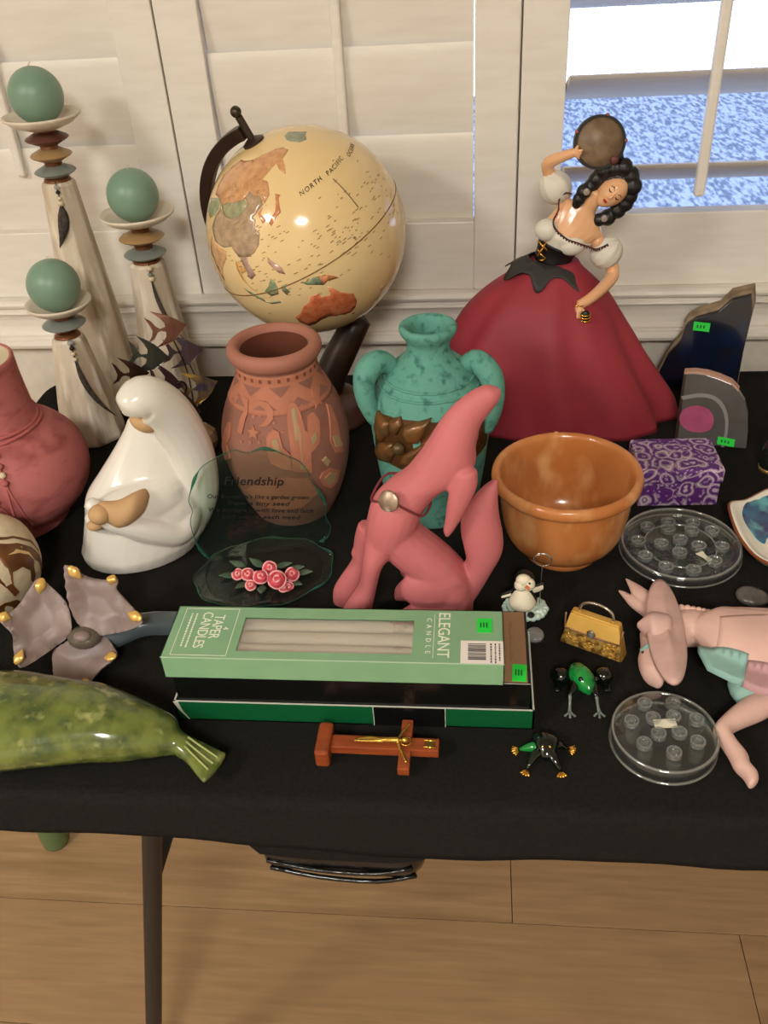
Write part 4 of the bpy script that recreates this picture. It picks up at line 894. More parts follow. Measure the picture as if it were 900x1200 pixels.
# ---------------------------------------------------------------- teal two-handled jug
d = D['teal']; RJ = PROF['teal']
tj = thing('two_handled_jug', 'verdigris teal two-handled jug with bronze flower band', 'jug', tloc(d), d['rot'])
M_teal = mat('pitted_teal', (92, 152, 136), 0.78, col2=(50, 108, 96), ns=110, lo=0.52, hi=0.70, det=6, bump=0.9, bs=85)
M_bronze = mat('bronze_glaze', (104, 66, 34), 0.3, metal=0.35, col2=(66, 46, 28), ns=50)
M_petal = mat('bronze_petal', (134, 86, 46), 0.28, metal=0.35, col2=(98, 74, 44), ns=60)
ob('jug_body', lathe(RJ, 72, 3), M_teal, tj)
RJo = RJ[1:13]
def jS(a, z, t): r = rprof(RJo, z)+t; return (r*math.sin(a), -r*math.cos(a), z)
bz = [0.084+0.058*k/10 for k in range(11)]
g = patch([(-1.25, 0.088), (-1.25, 0.136), (-0.8, 0.141), (-0.3, 0.143), (0.2, 0.141), (0.8, 0.136), (1.25, 0.128), (1.25, 0.092), (0.7, 0.086), (0.1, 0.084), (-0.5, 0.082)], jS, 0.12, -0.002, 0.0006)
ob('flower_band', g, M_bronze, tj, ang=60)
for k in ('p1', 'p2', 'p3', 'p4', 'p5', 'p6'):
    pl = d[k]; cx = sum(p[0] for p in pl)/len(pl); cz_ = sum(p[1] for p in pl)/len(pl)
    pl = [tuple(Vector(pl[i]).lerp(Vector(pl[(i+1) % len(pl)]), k_/4)) for i in range(len(pl)) for k_ in range(4)]
    rs = [[jS(cx+(a-cx)*f, cz_+(z-cz_)*f, h) for a, z in pl] for f, h in ((1.0, -0.001), (0.96, 0.0025), (0.8, 0.0048), (0.5, 0.0062), (0.2, 0.0066))]
    ob('petal', rings(rs), M_petal, tj)
ob('flower_centre', ell(jS(d['c'][0][0], d['c'][0][1], 0.005), 0.0068, 0.0055, 0.0068), mat('olive_bronze', (92, 74, 46), 0.35, metal=0.3), tj)
for z in (0.159, 0.1665):
    rr = rprof(RJo, z)
    ob('ridge', tube([(rr*math.cos(2*PI*k/64), rr*math.sin(2*PI*k/64), z+0.0005*math.sin(k*1.9)) for k in range(64)], 0.0016, 8, close=True), M_teal, tj)
hd = D['tealV']
h1 = [V0((x+0.004, z-0.022), 0.0) for x, z in hd['h1']]
h1 = [(-0.034, 0, 0.171), (-0.046, -0.004, 0.182), (-0.055, -0.010, 0.184), (-0.063, -0.016, 0.178), (-0.0665, -0.02, 0.166), (-0.0655, -0.022, 0.15), (-0.0605, -0.022, 0.134), (-0.056, -0.022, 0.124)]
ob('handle', tube(h1, [0.008, 0.0115, 0.013, 0.013, 0.0115, 0.0105, 0.0095, 0.008], 14, 3), M_teal, tj)
h2 = [(0.034, 0, 0.171), (0.046, -0.004, 0.180), (0.054, -0.010, 0.178), (0.062, -0.016, 0.169), (0.0655, -0.02, 0.155), (0.0645, -0.022, 0.138), (0.0605, -0.022, 0.122), (0.056, -0.022, 0.110)]
ob('handle', tube(h2, [0.008, 0.0115, 0.0125, 0.0125, 0.0115, 0.011, 0.0105, 0.009], 14, 3), M_teal, tj)

# ---------------------------------------------------------------- dancer figurine
d = D['lady']
ld = thing('dancer_figurine', 'porcelain dancer in red gown holding a tambourine', 'figurine', (d['loc'][0], d['loc'][1]-0.010, TZ), d['rot'])
M_skin = mat('porcelain_skin', (226, 172, 128), 0.25, coat=0.3)
M_red = mat('crimson_gown', (152, 46, 58), 0.62, col2=(138, 38, 50), ns=14)
M_blouse = mat('white_blouse', (216, 210, 196), 0.5); M_blk = mat('black_velvet', (16, 14, 15), 0.45); M_hair = mat('black_hair', (30, 27, 27), 0.35)
M_gold = mat('bright_gold', (214, 160, 72), 0.22, metal=0.9)
SK = [(-0.010, 0.031, 0.023, 0.200), (-0.011, 0.038, 0.028, 0.192), (-0.013, 0.053, 0.040, 0.180), (-0.016, 0.076, 0.058, 0.160), (-0.020, 0.094, 0.070, 0.138), (-0.021, 0.110, 0.079, 0.114), (-0.020, 0.124, 0.085, 0.088), (-0.016, 0.139, 0.089, 0.058), (-0.010, 0.152, 0.092, 0.028), (-0.006, 0.160, 0.094, 0.0)]
q = cat(SK, 4); rs = []
for cx, rx, ry, z in q:
    t = 1-z/0.2; ring = []
    for j in range(96):
        a = 2*PI*j/96
        k = 1+0.045*t*math.cos(9*a+0.6)+0.028*t*math.cos(15*a+2.0)
        if math.sin(a) > 0: k = 1+(k-1)*0.4
        ring.append((cx+rx*k*math.cos(a), ry*k*math.sin(a), z+0.004*t*math.cos(9*a+0.6)*(1 if z > 0.02 else 0)))
    rs.append(ring)
ob('gown_skirt', rings(rs), M_red, ld)
T = d['torso']
dep = [0.017, 0.016, 0.018, 0.020, 0.018, 0.015, 0.012, 0.0085, 0.0085, 0.008]; offd = [0, 0, -0.001, -0.002, -0.001, 0, 0, -0.002, -0.004, -0.006]
torso = pair_loft(T, dep, offd, n=20)
hc = Vector((0.0522, -0.008, 0.2838)); hu = Vector((0.755, -0.05, 0.655)).normalized(); hs = Vector((0.655, 0, -0.755)).normalized(); hf = hs.cross(hu).normalized()
if hf.y > 0: hf = -hf
HM = Matrix((hs, -hf, hu)).transposed()     # local x = side, y = back, z = crown
def hp3(x, y, z): return hc+HM @ Vector((x, y, z))
head = ell(hc, 0.0152, 0.0170, 0.0200, 24, HM)
jaw = ell(hp3(0, -0.004, -0.0105), 0.0100, 0.0105, 0.0102, 16, HM)
nose = pair_loft([(0, 0), (0, 0)], 0.001) if False else tube([hp3(0, -0.0160, 0.004), hp3(0, -0.0178, -0.0015), hp3(0, -0.0172, -0.0038)], [0.0010, 0.0019, 0.0016], 8, 3)
def arm(pts, ds, rr): return tube([V0(p, y) for p, y in zip(pts, ds)], rr, 12, 4)
aL = arm(d['armL'], [0.004, 0.002, -0.002, -0.008, -0.014, -0.018], [0.0085, 0.0078, 0.0075, 0.0066, 0.0058, 0.0050])
aR = arm(d['armR'], [0, 0.002, -0.004, -0.022, -0.040, -0.048], [0.0085, 0.0078, 0.0076, 0.0072, 0.0064, 0.0054])
def hand(base, tips, thumb, r=0.0020):
    gs = [tube([base, base+(sum(tips, Vector())/len(tips)-base)*0.45], [0.0046, 0.0050], 10)]
    for tp_ in tips:
        m_ = base+(tp_-base)*0.62+Vector((0, -0.0015, 0.0006)); gs.append(tube([base+(tp_-base)*0.25, m_, tp_], [r, r*0.9, r*0.7], 8))
    gs.append(tube([base, base+(thumb-base)*0.6, thumb], [r, r, r*0.75], 8)); return gs
bL = Vector(V0(d['armL'][-1], -0.018))
hL = hand(bL, [bL+Vector((0.0095-0.0012*k, -0.006+0.001*k, 0.0035-0.0032*k)) for k in range(4)], bL+Vector((0.004, -0.003, 0.0075)))
bR = Vector(V0(d['armR'][-1], -0.049))
hR = hand(bR, [bR+Vector((0.006-0.0022*k, -0.002-0.002*k, -0.016+0.0012*k)) for k in range(4)], bR+Vector((0.009, -0.004, -0.008)))
shL = ell(V0(d['sleeves'][2], 0.002), 0.009, 0.009, 0.009); shR = ell(V0(d['sleeves'][3], 0.0), 0.009, 0.009, 0.009)
ob('body', fuse([torso, head, jaw, nose, aL, aR, shL, shR]+hL+hR, 0.0007, 3), M_skin, ld)
# blouse, sleeves, bodice
bl = [T[i] for i in range(4, 12)]
def grow(pr, k): 
    o_ = []
    for i in range(0, len(pr), 2):
        a, b = Vector(pr[i]), Vector(pr[i+1]); c = (a+b)/2; o_ += [tuple(c+(a-c)*k), tuple(c+(b-c)*k)]
    return o_
bl_low = grow(T[4:10], 1.06)
blouse = [pair_loft(bl_low[:4]+[tuple((Vector(bl_low[2])*0.6+Vector(bl_low[4])*0.4)), tuple((Vector(bl_low[3])*0.55+Vector(bl_low[5])*0.45))], [0.0195, 0.0225, 0.0205], [-0.001, -0.002, -0.002], rnd=0.1)]
blouse += [ell(V0(d['bust'][0], -0.013), 0.0145, 0.0125, 0.0130), ell(V0((d['bust'][1][0]+0.003, d['bust'][1][1]), -0.013), 0.0165, 0.0125, 0.0128)]
ob('blouse', fuse(blouse, 0.0009, 4), M_blouse, ld)
for c, r, M_ in ((d['sleeves'][0], 0.0180, Matrix.Rotation(-0.6, 3, 'Y')), (d['sleeves'][1], 0.0182, Matrix.Rotation(0.7, 3, 'Y'))):
    s_ = ell((0, 0, 0), r, r*0.9, r*1.05, 32)
    for p in s_.v: p *= 1+0.04*math.cos(9*math.atan2(p.y, p.x))
    s_.xf(M_); ob('puff_sleeve', s_.move(V0(c, 0.001)), M_blouse, ld)
bod = grow(T[0:6], 1.07)
ob('bodice', pair_loft(bod, [0.0185, 0.018, 0.0205], [0, 0, -0.001], rnd=0.1), M_blk, ld)
# peplum with pointed hem
pep = []
for f in range(5):
    t = f/4; ring = []
    for j in range(96):
        a = 2*PI*j/96; dip = (0.5+0.5*math.sin(7*a+0.9))**2*(0.7+0.5*math.sin(3*a+4.0)**2); k = 0.0225+t*(0.012+0.012*dip)
        ring.append((-0.0102-0.006*t+k*1.25*math.cos(a), k*0.98*math.sin(a), 0.2015-0.004*math.cos(a)-t*(0.0095+0.0135*dip)))
    pep.append(ring)
pg_ = rings(pep, cap=False)
ob('peplum', pg_, mat('dark_grey_lace', (44, 42, 40), 0.6), ld, solid=0.0012)
M_trim = mat('dark_red_trim', (74, 30, 30), 0.6)
nl = [V0(p, y) for p, y in zip(d['neckline'], [-0.016, -0.0205, -0.0225, -0.0235, -0.0235, -0.0195, -0.0165, -0.0145])]
ob('neckline_trim', tube(nl, 0.0009, 8, 5), M_trim, ld)
for k, p in enumerate(cat(nl, 4)[1::1]): ob('trim_point', ell((p[0], p[1]-0.0002, p[2]-0.0014), 0.0010, 0.0008, 0.0013, 6), M_trim, ld)
ob('neckline_trim', tube([V0(p, y) for p, y in zip(d['neckL'], [-0.016, -0.012, -0.011, -0.010])], 0.0009, 8, 4), M_trim, ld)
lc = d['lace']
for a, b in ((0, 1), (2, 3), (4, 5), (5, 6)):
    pa, pb = V0(lc[a], -0.0150), V0(lc[b], -0.0185); mid = tuple((x+y)/2 for x, y in zip(pa, pb)); ob('gold_lace', tube([pa, (mid[0], mid[1]-0.0030, mid[2]), pb], 0.0011, 8, 3), M_gold, ld)
# face
M_lip = mat('red_lips', (168, 30, 28), 0.3); M_eye = mat('dark_lash', (52, 34, 30), 0.5); M_blush = mat('eyelid', (206, 146, 112), 0.3)
ob('lips', ell(hp3(0.0, -0.0148, -0.0098), 0.0030, 0.0012, 0.0016, 12, HM), M_lip, ld)
for s in (-1, 1):
    e = [hp3(s*0.0032, -0.0163, 0.0018), hp3(s*0.0056, -0.0160, 0.0008), hp3(s*0.0082, -0.0146, 0.0018)]
    ob('eyelash', tube(e, [0.0004, 0.0008, 0.0005], 6, 4), M_eye, ld)
    e = [hp3(s*0.0030, -0.0162, 0.0052), hp3(s*0.0060, -0.0154, 0.0066), hp3(s*0.0090, -0.0136, 0.0052)]
    ob('eyebrow', tube(e, [0.0003, 0.0005, 0.0003], 6, 4), M_eye, ld)
# hair
H = d['hair']
hh = [ell(hc+HM @ Vector((0, 0.0055, 0.0050)), 0.0182, 0.0170, 0.0190, 20, HM)]
for (p, r, y) in zip(H, [0.0100, 0.0095, 0.0085, 0.0088, 0.0075, 0.0056, 0.0105, 0.0105, 0.0110, 0.0108, 0.0105, 0.0100, 0.0100, 0.0098, 0.0078, 0.0105], [-0.006, -0.006, -0.006, -0.010, -0.010, -0.010, -0.006, -0.008, -0.006, -0.008, -0.006, -0.006, -0.004, -0.004, -0.004, 0.002]):
    hh.append(ell(V0(p, y), r, r, r, 12))
ob('hair', fuse(hh, 0.0011, 5), M_hair, ld)
M_pearl = mat('grey_pearl', (150, 136, 124), 0.3)
for p in d['ear']: ob('earring', tube([V0(p, -0.016), V0(p, -0.0195)], 0.0036, 14), M_pearl, ld, ang=40)
# tambourine
tm = d['tamb']; tc_ = Vector(V0(tm[0], -0.010)); TM = Matrix.Rotation(math.radians(-12), 3, 'X') @ Matrix.Rotation(math.radians(10), 3, 'Z')
def tb(x, y, z): return tc_+TM @ Vector((x, y, z))
RR = 0.0262
rim = [tb(RR*math.cos(a), 0, RR*math.sin(a)) for a in [2*PI*k/48 for k in range(48)]]
rs = []
for k in range(48):
    a = 2*PI*k/48; rs.append([tb(r_*math.cos(a), y_, r_*math.sin(a)) for r_, y_ in ((RR-0.0012, -0.0045), (RR+0.0018, -0.0045), (RR+0.0018, 0.0045), (RR-0.0012, 0.0045))])
ob('tambourine_hoop', rings(rs, close=True), M_blk, ld, ang=40)
sk = G(); sk.v = [tb(0, -0.002, 0)]+[tb((RR-0.0005)*math.cos(2*PI*k/40), -0.003, (RR-0.0005)*math.sin(2*PI*k/40)) for k in range(40)]; sk.f = [(0, 1+k, 1+(k+1) % 40) for k in range(40)]
ob('tambourine_skin', sk, mat('brown_drum_skin', (138, 116, 90), 0.45, col2=(112, 90, 68), ns=70), ld, solid=0.001)
for a in (1.35, 0.05, 2.75, 5.4): ob('jingle', ell(tb((RR+0.0015)*math.cos(a), -0.003, (RR+0.0015)*math.sin(a)), 0.0024, 0.0018, 0.0024, 10), mat('copper_jingle', (170, 96, 76), 0.3, metal=0.6), ld)
ob('rose', ell(tb(0.0165, -0.006, -0.018), 0.0048, 0.003, 0.0048, 12), mat('dark_rose', (98, 50, 46), 0.5), ld)
hcx = Vector(V0(d['handR'][3], -0.053))
ob('castanet', ell(hcx, 0.0058, 0.0036, 0.0075, 16), M_blk, ld)
for k in range(3): ob('gold_band', tube([hcx+Vector((0.0062*math.cos(a)*0.9, -0.0012+0.0034*math.sin(a)*1.1, -0.0035+0.0035*k+0.0012*math.sin(a))) for a in [2*PI*i/16 for i in range(16)]], 0.0008, 6, close=True), M_gold, ld)
wr = Vector(V0(d['armR'][-1], -0.047))
ob('bracelet', tube([wr+Vector((0.0060*math.cos(a), 0.0060*math.sin(a), 0.0005)) for a in [2*PI*i/20 for i in range(20)]], 0.0010, 6, close=True), M_gold, ld)
# ---------------------------------------------------------------- agate slices
M_tag = mat('green_price_tag', (30, 206, 60), 0.6); M_tagink = mat('tag_ink', (20, 90, 40), 0.6)
def sticker(parent, c, u, v, w, h, n_, marks=2):
    c, u, v, n_ = Vector(c), Vector(u).normalized(), Vector(v).normalized(), Vector(n_).normalized()
    def f(x, y, t): return c+u*x+v*y+n_*t
    s = ob('price_sticker', prism([(-w/2, -h/2), (w/2, -h/2), (w/2, h/2), (-w/2, h/2)], f, -0.0004, 0.0004), M_tag, parent, smooth=False)
    k = G()
    for i in range(3): k.join(prism([(-w*0.3+i*w*0.2, -h*0.18), (-w*0.2+i*w*0.2, -h*0.18), (-w*0.2+i*w*0.2, h*0.18), (-w*0.3+i*w*0.2, h*0.18)], f, 0.0004, 0.0006))
    ob('printed_mark', k, M_tagink, s, smooth=False)
a1 = D['agate1V']
ag = thing('blue_agate', 'large dark blue agate slab with tan rind, standing by the wall', 'agate', (a1['loc'][0], a1['loc'][1]-0.012, TZ), a1['rot'])
M_bag = mat('dark_blue_agate', (12, 18, 34), 0.16, col2=(8, 30, 66), ns=14, lo=0.45, hi=0.7, coat=0.4, col3=(20, 20, 24), ns3=24)
M_rind = mat('tan_rind', (150, 130, 104), 0.85, col2=(116, 98, 78), ns=60, bump=0.5, bs=90)
o1 = [(x, max(z, 0)) for x, z in a1['o']]; o1[0] = (-0.060, 0.0); o1[-1] = (0.046, 0.0); o1 = o1[:-2]+[o1[-1]]
o1 = [(p[0], p[1]) for p in o1]
def lean(k): return lambda x, z, t: (x, t+k*z, z)
ob('polished_face', prism([(x, z*0.965) for x, z in o1], lean(0.20), -0.010, -0.002), M_bag, ag, smooth=False, bevel=0.0008)
rd = [(x*1.02, z*1.0) for x, z in o1]
ob('rough_back', prism(rd, lambda x, z, t: (x+0.002*math.sin(z*300)*(t > 0.005), t+0.2*z, z+(0.003 if z > 0.05 and t > 0.005 else 0)), -0.002, 0.014), M_rind, ag, smooth=False, bevel=0.001)
sticker(ag, (-0.0100, -0.0105+0.2*0.082, 0.082), (1, 0, -0.02), (0, 0.2, 1), 0.0205, 0.0115, (0, -1, 0.2))
a2 = D['agate2V']
ah = thing('pink_agate', 'grey banded agate slice with pink centre, behind the purple box', 'agate', (a2['loc'][0], a2['loc'][1], TZ), a2['rot'])
M_gag = mat('grey_agate', (84, 81, 78), 0.28, col2=(70, 68, 66), ns=18, coat=0.4)
M_lband = mat('pale_agate_band', (128, 124, 124), 0.28, coat=0.3); M_pk = mat('pink_agate_core', (170, 84, 116), 0.2, col2=(150, 70, 100), ns=40, coat=0.4)
o2 = [(x, max(z, 0.0)) for x, z in a2['o']]; o2[0] = (-0.044, 0.0)
ln = lambda x, z, t: (x, t+0.18*z, z)
ob('slice', prism([(x, z*0.97) for x, z in o2], ln, -0.004, 0.004), M_gag, ah, smooth=False, bevel=0.0006)
ob('rind', prism([(x*1.0, z) for x, z in [o2[2], o2[3], o2[4], o2[5], o2[6], o2[7]]] + [(x*0.97, z*0.955) for x, z in [o2[7], o2[6], o2[5], o2[4], o2[3], o2[2]]], ln, -0.0036, 0.006), mat('pinkish_rind', (176, 138, 118), 0.85, bump=0.4, bs=90), ah, smooth=False)
ob('dark_edge', prism([(-0.0475, 0.085), (-0.0445, 0.084), (-0.042, 0.0), (-0.046, 0.0)], ln, -0.0044, 0.006), mat('dark_agate_edge', (52, 34, 34), 0.3), ah, smooth=False)
rg = [(x, max(z, 0.002)) for x, z in cat(a2['ring'], 4)]
inn = [(x*0.90-0.002, z*0.93) for x, z in rg]
ob('pale_band', prism(rg+list(reversed(inn)), ln, -0.0046, -0.003), M_lband, ah, smooth=False)
ob('pink_core', prism([(x, max(z, 0.004)) for x, z in cat([(-0.043, 0.026), (-0.042, 0.040), (-0.030, 0.048), (-0.015, 0.047), (-0.006, 0.038), (-0.005, 0.026), (-0.012, 0.018), (-0.03, 0.016)], 4, True)], ln, -0.0046, -0.003), M_pk, ah, smooth=False)
s2 = a2['st']; cxs = sum(p[0] for p in s2)/4; czs = sum(p[1] for p in s2)/4
sticker(ah, (cxs, -0.0046+0.18*czs, czs), (1, 0, -0.06), (0, 0.18, 1), 0.0195, 0.0095, (0, -1, 0.18))

# ---------------------------------------------------------------- purple paisley box
pb = thing('paisley_box', 'purple paisley patterned lidded box behind the glass flower frog', 'box', (0.2225, 0.8715, TZ), math.radians(2.2))
def paisley():
    m = bpy.data.materials.new('purple_paisley'); m.use_nodes = True; nt = m.node_tree; N, L = nt.nodes, nt.links; b = N['Principled BSDF']; b.inputs['Roughness'].default_value = 0.55
    tc = N.new('ShaderNodeTexCoord'); nz_ = N.new('ShaderNodeTexNoise'); nz_.inputs['Scale'].default_value = 38; nz_.inputs['Detail'].default_value = 1
    L.new(tc.outputs['Object'], nz_.inputs['Vector'])
    ad = N.new('ShaderNodeMix'); ad.data_type = 'VECTOR'; ad.inputs[0].default_value = 0.018; L.new(tc.outputs['Object'], ad.inputs[4]); L.new(nz_.outputs['Color'], ad.inputs[5])
    vo = N.new('ShaderNodeTexVoronoi'); vo.inputs['Scale'].default_value = 58; vo.inputs['Randomness'].default_value = 0.85; L.new(ad.outputs[1], vo.inputs['Vector'])
    sn = N.new('ShaderNodeMath'); sn.operation = 'MULTIPLY'; sn.inputs[1].default_value = 17.0; L.new(vo.outputs['Distance'], sn.inputs[0])
    s2 = N.new('ShaderNodeMath'); s2.operation = 'SINE'; L.new(sn.outputs[0], s2.inputs[0])
    rp = N.new('ShaderNodeValToRGB'); e = rp.color_ramp.elements
    e[0].position = 0.0; e[0].color = (*lin((84, 30, 110)), 1); e[1].position = 1.0; e[1].color = (*lin((196, 170, 190)), 1)
    for p, c in ((0.45, (72, 24, 96)), (0.62, (190, 160, 186)), (0.78, (58, 50, 58)), (0.9, (150, 140, 146))): q_ = rp.color_ramp.elements.new(p); q_.color = (*lin(c), 1)
    mr = N.new('ShaderNodeMapRange'); mr.inputs[1].default_value = -1; mr.inputs[2].default_value = 1; L.new(s2.outputs[0], mr.inputs[0]); L.new(mr.outputs[0], rp.inputs[0])
    v2 = N.new('ShaderNodeTexVoronoi'); v2.inputs['Scale'].default_value = 190; L.new(ad.outputs[1], v2.inputs['Vector'])
    r2 = N.new('ShaderNodeMapRange'); r2.inputs[1].default_value = 0.25; r2.inputs[2].default_value = 0.32; r2.inputs[3].default_value = 0.45; r2.inputs[4].default_value = 0.0; L.new(v2.outputs['Distance'], r2.inputs[0])
    mx_ = N.new('ShaderNodeMix'); mx_.data_type = 'RGBA'; mx_.inputs[7].default_value = (*lin((206, 178, 204)), 1); L.new(r2.outputs[0], mx_.inputs[0]); L.new(rp.outputs[0], mx_.inputs[6])
    L.new(mx_.outputs[2], b.inputs['Base Color']); return m
M_pais = paisley()
ob('box_body', box(-0.043, 0.043, -0.0315, 0.0315, 0, 0.030), M_pais, pb, smooth=False, bevel=0.001)
lid = pair_loft([(-0.0455, 0.0), (0.0, 0.0)], 0.01) if False else box(-0.0455, 0.0455, -0.034, 0.034, 0.0295, 0.0485)
ob('lid', lid, M_pais, pb, smooth=False, bevel=0.0035)

# ---------------------------------------------------------------- orange bowl
M_bowl = mat('amber_glaze', (194, 126, 72), 0.24, col2=(176, 106, 54), ns=16, coat=0.35, col3=(206, 150, 96), ns3=30, lo3=0.52, hi3=0.72, stretch=(1, 1, 0.5))
bw = thing('glazed_bowl', 'amber orange glazed stoneware bowl with rolled rim', 'bowl', (0.0912, 0.7600, TZ))
RB = [(0, 0.004), (0.030, 0.003), (0.033, 0.0), (0.0385, 0.001), (0.040, 0.006), (0.0395, 0.010), (0.050, 0.016), (0.059, 0.030), (0.0635, 0.05), (0.0658, 0.072), (0.067, 0.084), (0.0705, 0.0865), (0.0738, 0.090), (0.0745, 0.0945), (0.0732, 0.099), (0.0700, 0.1008), (0.0665, 0.099), (0.0645, 0.092), (0.0630, 0.07), (0.0595, 0.04), (0.050, 0.020), (0.03, 0.012), (0, 0.010)]
ob('bowl_body', lathe(RB, 72, 3), M_bowl, bw)
ob('glaze_bead', ell((-0.006, 0.0705, 0.1005), 0.0026, 0.0016, 0.0014), M_bowl, bw)

# ---------------------------------------------------------------- glass flower frogs
M_glass = thin_glass('clear_glass', (246, 248, 246), 0.06, 0.9, 0.04, 0.035, bump=0.3, bs=90)
M_wellg = thin_glass('clear_glass_well', (236, 238, 236), 0.16, 0.95, 0.06, 0.10, bump=0.8, bs=160)
def cup(r, h):     # a small glass well
    return lathe([(0, 0), (r, 0), (r*1.02, h*0.6), (r*0.95, h), (r*0.72, h*1.02), (r*0.62, h*0.7), (r*0.58, h*0.25), (0, h*0.2)], 20)
M_chip = mat('pale_label_scrap', (220, 214, 190), 0.7)
f1 = D['disc1']
k1 = thing('flower_frog', 'wide flat clear glass flower frog beside the orange bowl', 'flower frog', (f1['loc'][0]+0.0003, f1['loc'][1]+0.0026, TZ), 0, 'glass flower frogs')
R1 = 0.0615
ob('disc', lathe([(0, 0.0), (R1*0.93, 0.0), (R1*0.985, 0.002), (R1, 0.006), (R1*0.99, 0.0105), (R1*0.955, 0.0125), (R1*0.92, 0.0115), (R1*0.88, 0.0075), (R1*0.62, 0.0068), (R1*0.60, 0.0078), (R1*0.57, 0.0078), (R1*0.55, 0.0066), (0, 0.0062)], 72), M_glass, k1)
cm = mesh_of('well', cup(0.0080, 0.0042), True, 50)
M_rim = thin_glass('glass_rim_highlight', (230, 232, 230), 0.22, 0.95, 0.05, 0.16, bump=0.3, bs=40)  # pale diffuse share puts the rim highlight into the glass colour
def gring(r, z, t): return tube([(r*math.cos(2*PI*k/72), r*math.sin(2*PI*k/72), z) for k in range(72)], t, 8, close=True)
ob('rim', gring(R1*0.955, 0.0118, 0.0016), M_rim, k1); ob('foot_ring', gring(R1*0.99, 0.003, 0.0012), M_rim, k1); ob('inner_ring', gring(R1*0.585, 0.0078, 0.0008), M_rim, k1)
for x, y, z in f1['cup'][:14]: ob('well', cm, M_wellg, k1, loc=(x-0.0003, y-0.0026, 0.0064))
for x, y, z in f1['cup'][14:]: ob('well', cm, M_wellg, k1, loc=(x-0.0003, y-0.0066, 0.0064))
ob('paper_scrap', prism([(0.013, -0.013), (0.021, -0.009), (0.023, -0.016), (0.028, -0.022), (0.024, -0.030), (0.020, -0.020)], lambda x, y, t: (x, y, t), 0.0072, 0.0078), M_chip, k1, smooth=False)
f2 = D['disc2']
k2 = thing('flower_frog', 'smaller domed clear glass flower frog by the donkey foreleg', 'flower frog', (f2['loc'][0]-0.0012, f2['loc'][1]+0.0035, TZ), 0, 'glass flower frogs')
R2 = 0.0432
ob('dome', lathe([(0, 0.0), (R2*0.94, 0.0), (R2*0.99, 0.003), (R2, 0.009), (R2*0.97, 0.014), (R2*0.90, 0.0165), (R2*0.60, 0.0195), (R2*0.3, 0.0205), (0, 0.0208)], 72), M_glass, k2)
cm2 = mesh_of('well', cup(0.0064, 0.0042), True, 50)
ob('rim', gring(R2*0.955, 0.0150, 0.0014), M_rim, k2); ob('foot_ring', gring(R2*0.975, 0.002, 0.0014), M_rim, k2)
for x, y in [(0.60*R2*math.cos(a), 0.60*R2*math.sin(a)-0.004) for a in [2*PI*k/7+0.3 for k in range(7)]]: ob('well_shaft', lathe([(0.0052, 0.004), (0.0056, 0.010), (0.0060, 0.018)], 20), M_wellg, k2, loc=(x, y, 0))
cs = [(0.62*R2*math.cos(a), 0.62*R2*math.sin(a)) for a in [2*PI*k/7+0.3 for k in range(7)]] + [(0.27*R2*math.cos(a), 0.27*R2*math.sin(a)) for a in [2*PI*k/4+0.9 for k in range(4)]]
for x, y in cs: ob('well', cm2, M_wellg, k2, loc=(x, y, 0.0185 if math.hypot(x, y) > 0.02 else 0.0196))
ob('paper_label', box(-0.009, 0.009, -0.0045, 0.0045, 0.0203, 0.0208), M_chip, k2, smooth=False, loc=(0.0, 0.003, 0), rot=(0, 0, 0.1))

# ---------------------------------------------------------------- blue and white dish
dd_ = thing('leaf_dish', 'white free-form dish with blue watercolour glaze and brown edge', 'dish', (0.3336, 0.7688, TZ))
out_ = [(-0.062, 0.044), (-0.0655, 0.007), (-0.0587, -0.0232), (-0.0442, -0.0487), (-0.010, -0.078), (0.040, -0.082), (0.075, -0.05), (0.085, 0.0), (0.07, 0.05), (0.03, 0.088), (-0.012, 0.080), (-0.042, 0.058)]
out_ = cat(out_, 5, True)
def wob(i): return 0.004*math.sin(2*PI*i/len(out_)*3+0.8)
def rg_(k, z, w_=1.0): return [(x*k, y*k, z+wob(i)*w_) for i, (x, y) in enumerate(out_)]
rs = [rg_(0.55, 0.0, 0), rg_(0.75, 0.003, 0.3), rg_(0.93, 0.011), rg_(1.0, 0.018), rg_(1.0, 0.0205), rg_(0.975, 0.021), rg_(0.90, 0.0165), rg_(0.8, 0.0125, 0.6), rg_(0.55, 0.008, 0.2), rg_(0.25, 0.0065, 0)]
M_dish = mat('white_dish_glaze', (226, 220, 206), 0.2, coat=0.3)
ob('dish_body', rings(rs), M_dish, dd_)
M_wc = mat('blue_watercolour_glaze', (44, 108, 140), 0.18, coat=0.4, col2=(36, 40, 96), ns=26, lo=0.4, hi=0.6, col3=(96, 166, 172), ns3=40, lo3=0.5, hi3=0.65)
blue = cat([(-0.044, 0.051), (-0.050, 0.036), (-0.050, 0.018), (-0.044, -0.002), (-0.037, -0.008), (-0.032, 0.002), (-0.026, 0.006), (-0.018, -0.004), (0.01, -0.014), (0.04, 0.0), (0.05, 0.03), (0.02, 0.074), (-0.010, 0.073), (-0.032, 0.060)], 3, True)
def dz(x, y):
    r_ = max(0.001, math.hypot(x, y)); a_ = math.atan2(y, x)
    ro = min(out_, key=lambda p: abs(math.atan2(math.sin(math.atan2(p[1], p[0])-a_), math.cos(math.atan2(p[1], p[0])-a_)))); i_ = out_.index(ro); k_ = r_/math.hypot(*ro)
    ks = [(0.0, 0.0065, 0), (0.25, 0.0065, 0), (0.55, 0.008, 0.2), (0.8, 0.0125, 0.6), (0.90, 0.0165, 1), (0.975, 0.021, 1), (1.0, 0.021, 1)]
    for (a0, z0, w0), (b0, z1, w1) in zip(ks, ks[1:]):
        if a0 <= k_ <= b0: f_ = (k_-a0)/(b0-a0); return z0+(z1-z0)*f_ + wob(i_)*(w0+(w1-w0)*f_)
    return 0.021
